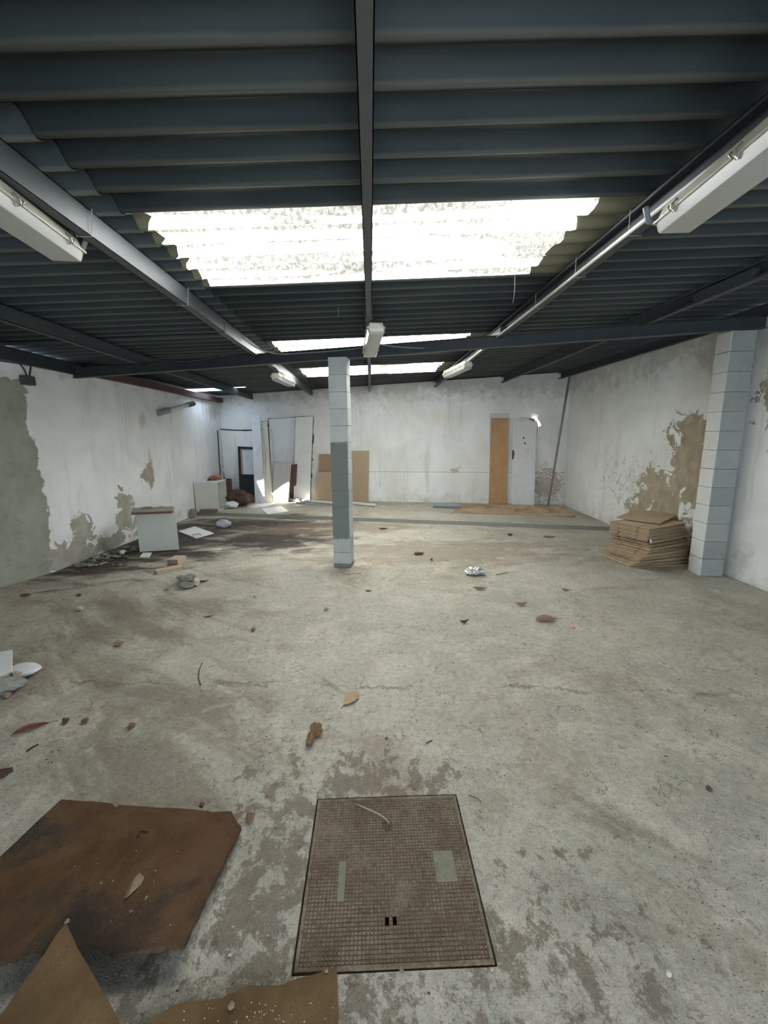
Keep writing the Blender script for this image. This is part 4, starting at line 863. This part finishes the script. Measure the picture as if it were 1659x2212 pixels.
for i in range(NX):
    for j in range(NX):
        xa = x0 + fw + i * px_; ya = y0 + fw + j * px_; xc = xa + px_ / 2; yc = ya + px_ / 2
        if i in (HI, HI + 2) and j in (HJ, HJ + 1): continue
        base.add([(xa, ya, -0.001), (xa + px_, ya, -0.001), (xa + px_, ya + px_, -0.001), (xa, ya + px_, -0.001)], [(0, 1, 2, 3)])
        patch = near(xc, yc, pa, 0.036, 0.06) or near(xc, yc, pb_, 0.012, 0.07)
        if patch: (dustb if xc > 0.05 else dustc).bb(xa, xa + px_, ya, ya + px_, -0.001, 0.0022); continue
        w = mnoise.noise(Vector((xc * 7, yc * 7, 0)))
        if random.random() < 0.05 - 0.25 * w - 0.06: continue
        s_ = px_ * (0.38 + 0.05 * w); hz = 0.0012 + 0.0007 * w
        sq.loft([[(xc - s_, yc - s_, -0.001), (xc + s_, yc - s_, -0.001), (xc + s_, yc + s_, -0.001), (xc - s_, yc + s_, -0.001)], [(xc - s_ * .8, yc - s_ * .8, hz), (xc + s_ * .8, yc - s_ * .8, hz), (xc + s_ * .8, yc + s_ * .8, hz), (xc - s_ * .8, yc + s_ * .8, hz)]], True)
base.build('plate', M['groove'], r); sq.build('raised_squares', M['cover'], r); dustb.build('smooth_plate', M['dust'], r); dustc.build('smooth_strip', M['dust'], r)
b = MB()
hx = x0 + fw + HI * px_; hy = y0 + fw + HJ * px_; b.bb(hx - .01, hx + px_ * 3 + .01, hy - .01, hy + px_ * 2 + .01, -0.02, -0.018)
b.build('lifting_hole', M['gap'], r)
z_ = 0.006
cable('cord', [fl(767, 1736, z_), fl(795, 1748, z_ + .004), fl(815, 1757, z_ + .006), fl(830, 1766, z_ + .008), fl(840, 1778, z_ + .004), fl(838, 1783, z_)], 0.0032, M['rope'], 'pale looped cord tied at the far lifting hole of the cover', 'cord')
b = MB(); Pn = fl(838, 1783, 0.004)
for k in range(7): a = k * 0.9; b.tube(arc(Pn, Pn + Vector((math.cos(a) * .014, math.sin(a) * .014, .014)), Pn + Vector((math.cos(a + 1) * .022, math.sin(a + 1) * .022, 0)), 6), 0.0022, 5)
tag(b.build('wire_knot', M['twig']), 'dark tangled wire knot at the end of the pale cord', 'knot')

# ------------------------------------------------------------------ leaves, stones and litter on the open floor
def leaf(px, py, Lx, ang, m, label, width=0.38, curl=0.25, fold=0.25, stem=True, lift=0.0):
    P = fl(px, py); r = thing('dry_leaf', P, label, 'leaf', 'dry leaves on the floor'); n_ = 14; b = MB(); rows = []
    for i in range(n_ + 1):
        t = i / n_; w = Lx * width * math.sin(PI * min(1, t ** 0.85)) ** 0.8 * 0.5 + 0.0005; row = []
        for j in range(-3, 4):
            s_ = j / 3; z = 0.003 + abs(s_) ** 1.5 * w * fold * 2 + curl * Lx * (2 * t - 1) ** 2 * 0.5 + 0.003 * mnoise.noise(Vector((t * 5, s_ * 2, px)))
            row.append(Vector(((t - 0.5) * Lx, s_ * w, z)))
        rows.append(row)
    zmin = min(p.z for q in rows for p in q); Mx = rotz(ang); V = [P + Mx @ (p - Vector((0, 0, zmin - 0.001 - lift))) for q in rows for p in q]
    V2 = [p + Vector((0, 0, 0.0008)) for p in V]; fs = []; K = 7; T_ = len(V)
    for i in range(n_):
        for j in range(6): a = i * K + j; fs += [(a, a + 1, a + K + 1, a + K), (T_ + a, T_ + a + K, T_ + a + K + 1, T_ + a + 1)]
    b.add(V + V2, fs); b.build('blade', m, r, smooth=True)
    if stem:
        e = V[n_ * K + 3]; d_ = Mx @ Vector((1, 0, 0)); MB().tube([e - d_ * 0.01, e + d_ * Lx * 0.12 + Vector((0, 0, .003)), e + d_ * Lx * 0.24 + Vector((0, 0, -0.2 * (e.z)))], 0.0016, 6).build('stem', M['leafd'], r)
    return r
leaf(758, 1512, 0.150, -2.1, M['leaf'], 'tan dry leaf nearest the camera, left of the lane to the pillar', 0.55, 0.12, 0.2)
leaf(68, 1575, 0.16, 0.55, M['leafr'], 'long red-brown leaf at the left edge of the floor', 0.22, 0.05, 0.6)
leaf(1180, 1341, 0.20, 0.12, M['leafp'], 'largest pinkish tan leaf with a stem, right side of the floor', 0.38, 0.08, 0.5)
leaf(1127, 1308, 0.13, 0.3, M['leafp'], 'curled pinkish leaf just behind the largest one', 0.30, 0.45, 0.5, False)
leaf(1003, 1346, 0.085, 0.3, M['leafd'], 'dark folded V-shaped leaf in mid floor', 0.25, 0.7, 0.9, False)
leaf(1037, 1274, 0.15, -0.1, M['leafp'], 'curled leaf right below the crumpled foil', 0.24, 0.35, 0.7, False)
leaf(905, 1198, 0.16, 0.3, M['leafr'], 'broad reddish leaf right of the pillar base', 0.45, 0.2, 0.4, False)
leaf(932, 1211, 0.08, 1.3, M['leafr'], 'small upright reddish leaf beside the broad one', 0.4, 0.5, 0.8, False)
leaf(796, 1277, 0.07, 0.1, M['leafr'], 'small orange-brown leaf scrap in front of the pillar', 0.5, 0.1, 0.2, False)
leaf(1187, 1161, 0.20, -0.2, M['leafp'], 'pinkish leaf near the step, left of the cardboard stack', 0.36, 0.15, 0.3)
leaf(1102, 1158, 0.09, 0.2, M['leafr'], 'small crumpled leaf near the step, below the door leaf', 0.6, 0.5, 0.7, False)
leaf(1222, 1276, 0.09, -0.3, M['leafp'], 'small dull leaf between the foil and the cardboard stack', 0.35, 0.3, 0.5)
leaf(450, 1332, 0.10, 0.4, M['leafp'], 'small pinkish leaf on the left floor, beyond the curved twig', 0.3, 0.1, 0.3, False)
leaf(55, 1289, 0.09, 0.5, M['leafr'], 'small red leaf by the grey cement part of the left wall', 0.5, 0.4, 0.6, False)
leaf(437, 1257, 0.14, 0.1, M['leafd'], 'dark flat leaf right of the rubble stones', 0.22, 0.2, 0.3, False)
leaf(828, 1143, 0.16, 0.05, M['leafr'], 'brown leaf near the step, right of the pillar', 0.35, 0.2, 0.4, False)
tag(rock(fl(1236, 1357), (0.025, 0.02, 0.008), amp=0.5, sub=2, seed=8).build('plastic_scrap', M['pink']), 'small pink scrap right of the largest leaf', 'scrap')
# brown clay lump
P = fl(678, 1592); b = rock(P + Vector((0.01, 0.03, 0)), (0.034, 0.045, 0.022), (0, 0, 0.2), 0.35, 2.0, 4, 61); b2 = rock(P + Vector((-0.012, -0.03, 0)), (0.020, 0.05, 0.018), (0, 0, -0.15), 0.35, 2.4, 4, 62); b.add(b2.v, b2.f)
tag(b.build('clay_lump', M['clay']), 'elongated lump of brown dried clay on the floor below the tan leaf', 'lump')
crumple('foil_ball', 1024, 1241, 0, (0.105, 0.08, 0.04), M['foil'], 'crumpled shiny foil on the floor right of the pillar', 'foil', 71, 0.28, 4.0, 4)
def twig(pts, rr, m, label, name='dried_twig'):
    cable(name, [fl(x, y, 0.004 + rr) for x, y in pts], rr, m, label, 'twig')
twig([(437, 1432), (430, 1447), (429, 1465), (434, 1480)], 0.0035, M['twig'], 'curved brown twig on the left part of the floor')
twig([(740, 1241), (780, 1238)], 0.004, M['greywood'], 'thin grey stick at the foot of the pillar')
twig([(1072, 1241), (1098, 1237)], 0.0035, M['twig'], 'thin dark twig right of the foil')
twig([(57, 1623), (70, 1614), (83, 1608)], 0.004, M['black'], 'black twig below the long red-brown leaf')
twig([(1012, 1717), (1030, 1724), (1040, 1732)], 0.0022, M['twig'], 'fine twig beside the far right corner of the manhole cover')
twig([(921, 1606), (927, 1602), (934, 1600)], 0.003, M['black'], 'tiny dark twig on the floor beyond the manhole cover')
twig([(0, 1441), (25, 1437), (50, 1431)], 0.008, M['greywood'], 'dark stick behind the white slab at the left edge', 'thin_stick')
# group at the left edge
r = flat('white_slab', [(-60, 1498), (-2, 1472), (27, 1458), (28, 1411), (-60, 1428)], 0.045, 0.03, M['white'], 'thick white slab cut by the left edge of the photo', 'slab', bevel=0.003)
tag(rock(fl(-6, 1500), (0.16, 0.07, 0.045), (0, 0, 0.3), 0.25, 1.2, 3, 81).build('rubble_stone', M['stone']), 'grey stone under the white slab at the left edge', 'stone')
b = MB(); P = fl(50, 1457, 0); rings = []
for k, (rr, z) in enumerate(((0.02, 0.012), (0.085, 0.018), (0.10, 0.03), (0.092, 0.042), (0.03, 0.047))): rings.append([P + Vector((rr * math.cos(a) * (1.1 + 0.1 * math.cos(3 * a)), rr * math.sin(a) * 0.95, z + 0.006 * math.sin(2 * a + k))) for a in [2 * PI * i / 24 for i in range(24)]])
b.loft(rings); tag(b.build('white_dish', M['bag'], smooth=True), 'rounded white broken dish beside the white slab', 'dish')
cable('white_strip', [fl(70, 1453, 0.03), fl(76, 1446, 0.03)], [0.012, 0.004], M['white'], 'short white splinter at the right of the broken dish', 'stick')
tag(rock(fl(32, 1472), (0.035, 0.03, 0.03), amp=0.6, seed=83).build('plaster_lump', M['stonep']), 'pale plaster lump in front of the white slab', 'lump')
tag(rock(fl(17, 1507), (0.022, 0.02, 0.018), amp=0.2, seed=84).build('pebble', M['flint']), 'yellowish pebble at the left edge of the floor', 'pebble', 'pebbles on the floor')
b = MB(); P = fl(3, 1678, 0)
for k in range(5): b.box(P + Vector((-0.03 + 0.004 * k, -0.016 + 0.009 * k, 0.012)), (0.09 + 0.006 * (k % 2), 0.008, 0.02 + 0.004 * (k % 3)), rotz(0.1 + 0.03 * k))
tag(b.build('wood_fragment', M['leafd']), 'dark reddish splintered wood at the left edge above the chipboard', 'fragment')
peb = [(257, 1395, 0.035, 'flint', 'tan pebble beside the brown puddle mark, left floor'), (285, 1572, 0.022, 'clay', 'small brown and white lump left of the clay lump'), (142, 1561, 0.022, 'leafd', 'dark purple-brown crumb right of the long red leaf'), (184, 1561, 0.02, 'twig', 'brown crumb second right of the long red leaf'),
       (551, 1290, 0.022, 'stonep', 'pale round pebble left of the pillar'), (705, 1318, 0.022, 'stone', 'grey round pebble in front of the pillar'), (547, 1363, 0.022, 'clay', 'brown crumb on the mid left floor'), (172, 1319, 0.035, 'stonep', 'pale stone on the floor by the left wall'), (171, 1288, 0.022, 'leafd', 'dark crumb beyond the pale stone at the left'),
       (361, 1275, 0.024, 'stone', 'small stone left of the rubble group'), (1444, 2106, 0.009, 'chip', 'white chip on the bottom right floor'), (1307, 1629, 0.006, 'chip', 'tiny white chip on the right floor'), (496, 2065, 0.005, 'chip', 'tiny white chip left of the manhole cover'), (541, 1770, 0.022, 'clay', 'dark flake at the corner of the dark chipboard sheet'), (437, 1739, 0.012, 'clay', 'tiny brown flake above the dark chipboard sheet'),
       (1530, 1705, 0.014, 'leafd', 'dark crumb on the far right floor'), (265, 1197, 0.05, 'white', 'flat white lump near the left wall, beside the cupboard'), (1002, 1655, 0.006, 'chip', 'pale speck of plaster beyond the cover'), (757, 2117, 0.008, 'flint', 'small tan crumb in front of the cover'), (867, 2096, 0.008, 'flint', 'tan crumb on the near edge of the cover'), (835, 1597, 0.009, 'twig', 'brown bent crumb right of the clay lump')]
for i, (px, py, s_, m, lb) in enumerate(peb): tag(rock(fl(px, py), (s_, s_ * 0.8, s_ * 0.6), (0, 0, i * 1.3), 0.4, 1.6, 3, 100 + i).build('pebble', M[m]), lb, 'pebble', 'pebbles on the floor')
# uncountable dirt crumbs
def crumbs(name, m, n_, spots, smin, smax, label, seed):
    random.seed(seed); b = MB()
    for i in range(n_):
        cx, cy, rx, ry = random.choice(spots); x = random.gauss(cx, rx); y = random.gauss(cy, ry)
        if not (-3.6 < x < 3.95 and 0.9 < y < 9.6): continue
        if MX0 < x < MX1 and MY0 < y < MY1: continue
        if y > 1.0 and y < 1.75 and -1.75 < x < -0.5: continue
        if -3.45 < x < -2.75 and 5.75 < y < 6.35: continue
        z = PF if y > curby(x) + 0.03 else 0.0
        if abs(y - curby(x)) < 0.04: continue
        s_ = random.uniform(smin, smax) * random.uniform(0.5, 1); a = random.uniform(0, PI); k = random.uniform(0.25, 1)
        c = Vector((x, y, z)); Mx = rotz(a); q1, q2, q3 = (random.uniform(.3, 1) for _ in range(3)); pts = [Vector((q1, q2 * .2, 0)), Vector((0.5 * q2 - .2, k * .7 * q3, 0)), Vector((-q3, 0.3 * q1 - .1, 0)), Vector((-0.4 * q3, -k * .6 * q1, 0))]
        V = [c + Mx @ (p * s_) for p in pts] + [c + Mx @ Vector((random.uniform(-.3, .3) * s_, 0, s_ * 0.35 * k + 0.001))]
        b.add(V, [(0, 1, 4), (1, 2, 4), (2, 3, 4), (3, 0, 4)])
    o = b.build(name, m, origin=(0, 0, 0)); tag(o, label, 'dirt', kind='stuff')
crumbs('dark_crumbs', M['crumb'], 5200, [(-2.8, 6.3, 0.9, 1.3), (-2.6, 6.6, 0.9, 0.9), (-3.4, 5.4, 0.3, 0.6), (0, 4.5, 2.5, 2.2), (-1.5, 3.2, 1.3, 1.2), (0.5, 6.8, 2.0, 0.7), (1.5, 2.5, 1.6, 1.3), (0, 2.0, 1.4, 0.8)], 0.002, 0.014, 'scatter of dark dirt and bark crumbs over the floor', 5)
crumbs('pale_chips', M['chip'], 420, [(-2.6, 5.6, 0.9, 1.0), (-1.5, 3.5, 1.3, 1.5), (0.6, 3.5, 1.8, 1.6), (-3.4, 7.5, 0.4, 1.2)], 0.002, 0.012, 'scatter of tiny pale plaster chips over the floor', 6)
# heap of dark flakes along the left wall
random.seed(9); b = MB()
for i in range(150):
    y = random.uniform(5.15, 6.1); x = -3.80 + 0.07 * (y - 4.9) + abs(random.gauss(0.05, 0.16)); s_ = random.uniform(0.02, 0.06)
    Mx = Matrix.Rotation(random.uniform(0, 6.28), 3, 'Z') @ Matrix.Rotation(random.uniform(-.5, .5), 3, 'X'); c = Vector((x, y, random.uniform(0.006, 0.035)))
    poly = [c + Mx @ (Vector((math.cos(a), math.sin(a) * 0.6, 0)) * s_ * random.uniform(.6, 1)) for a in (0, 1, 2.2, 3.3, 4.3, 5.3)]
    poly = [Vector((p.x, p.y, max(p.z, 0.001))) for p in poly]; b.slab(poly, (0, 0, 0.004))
tag(b.build('peeled_flakes', M['stone']), 'heap of grey peeled paint flakes along the foot of the left wall', 'rubble', kind='stuff')
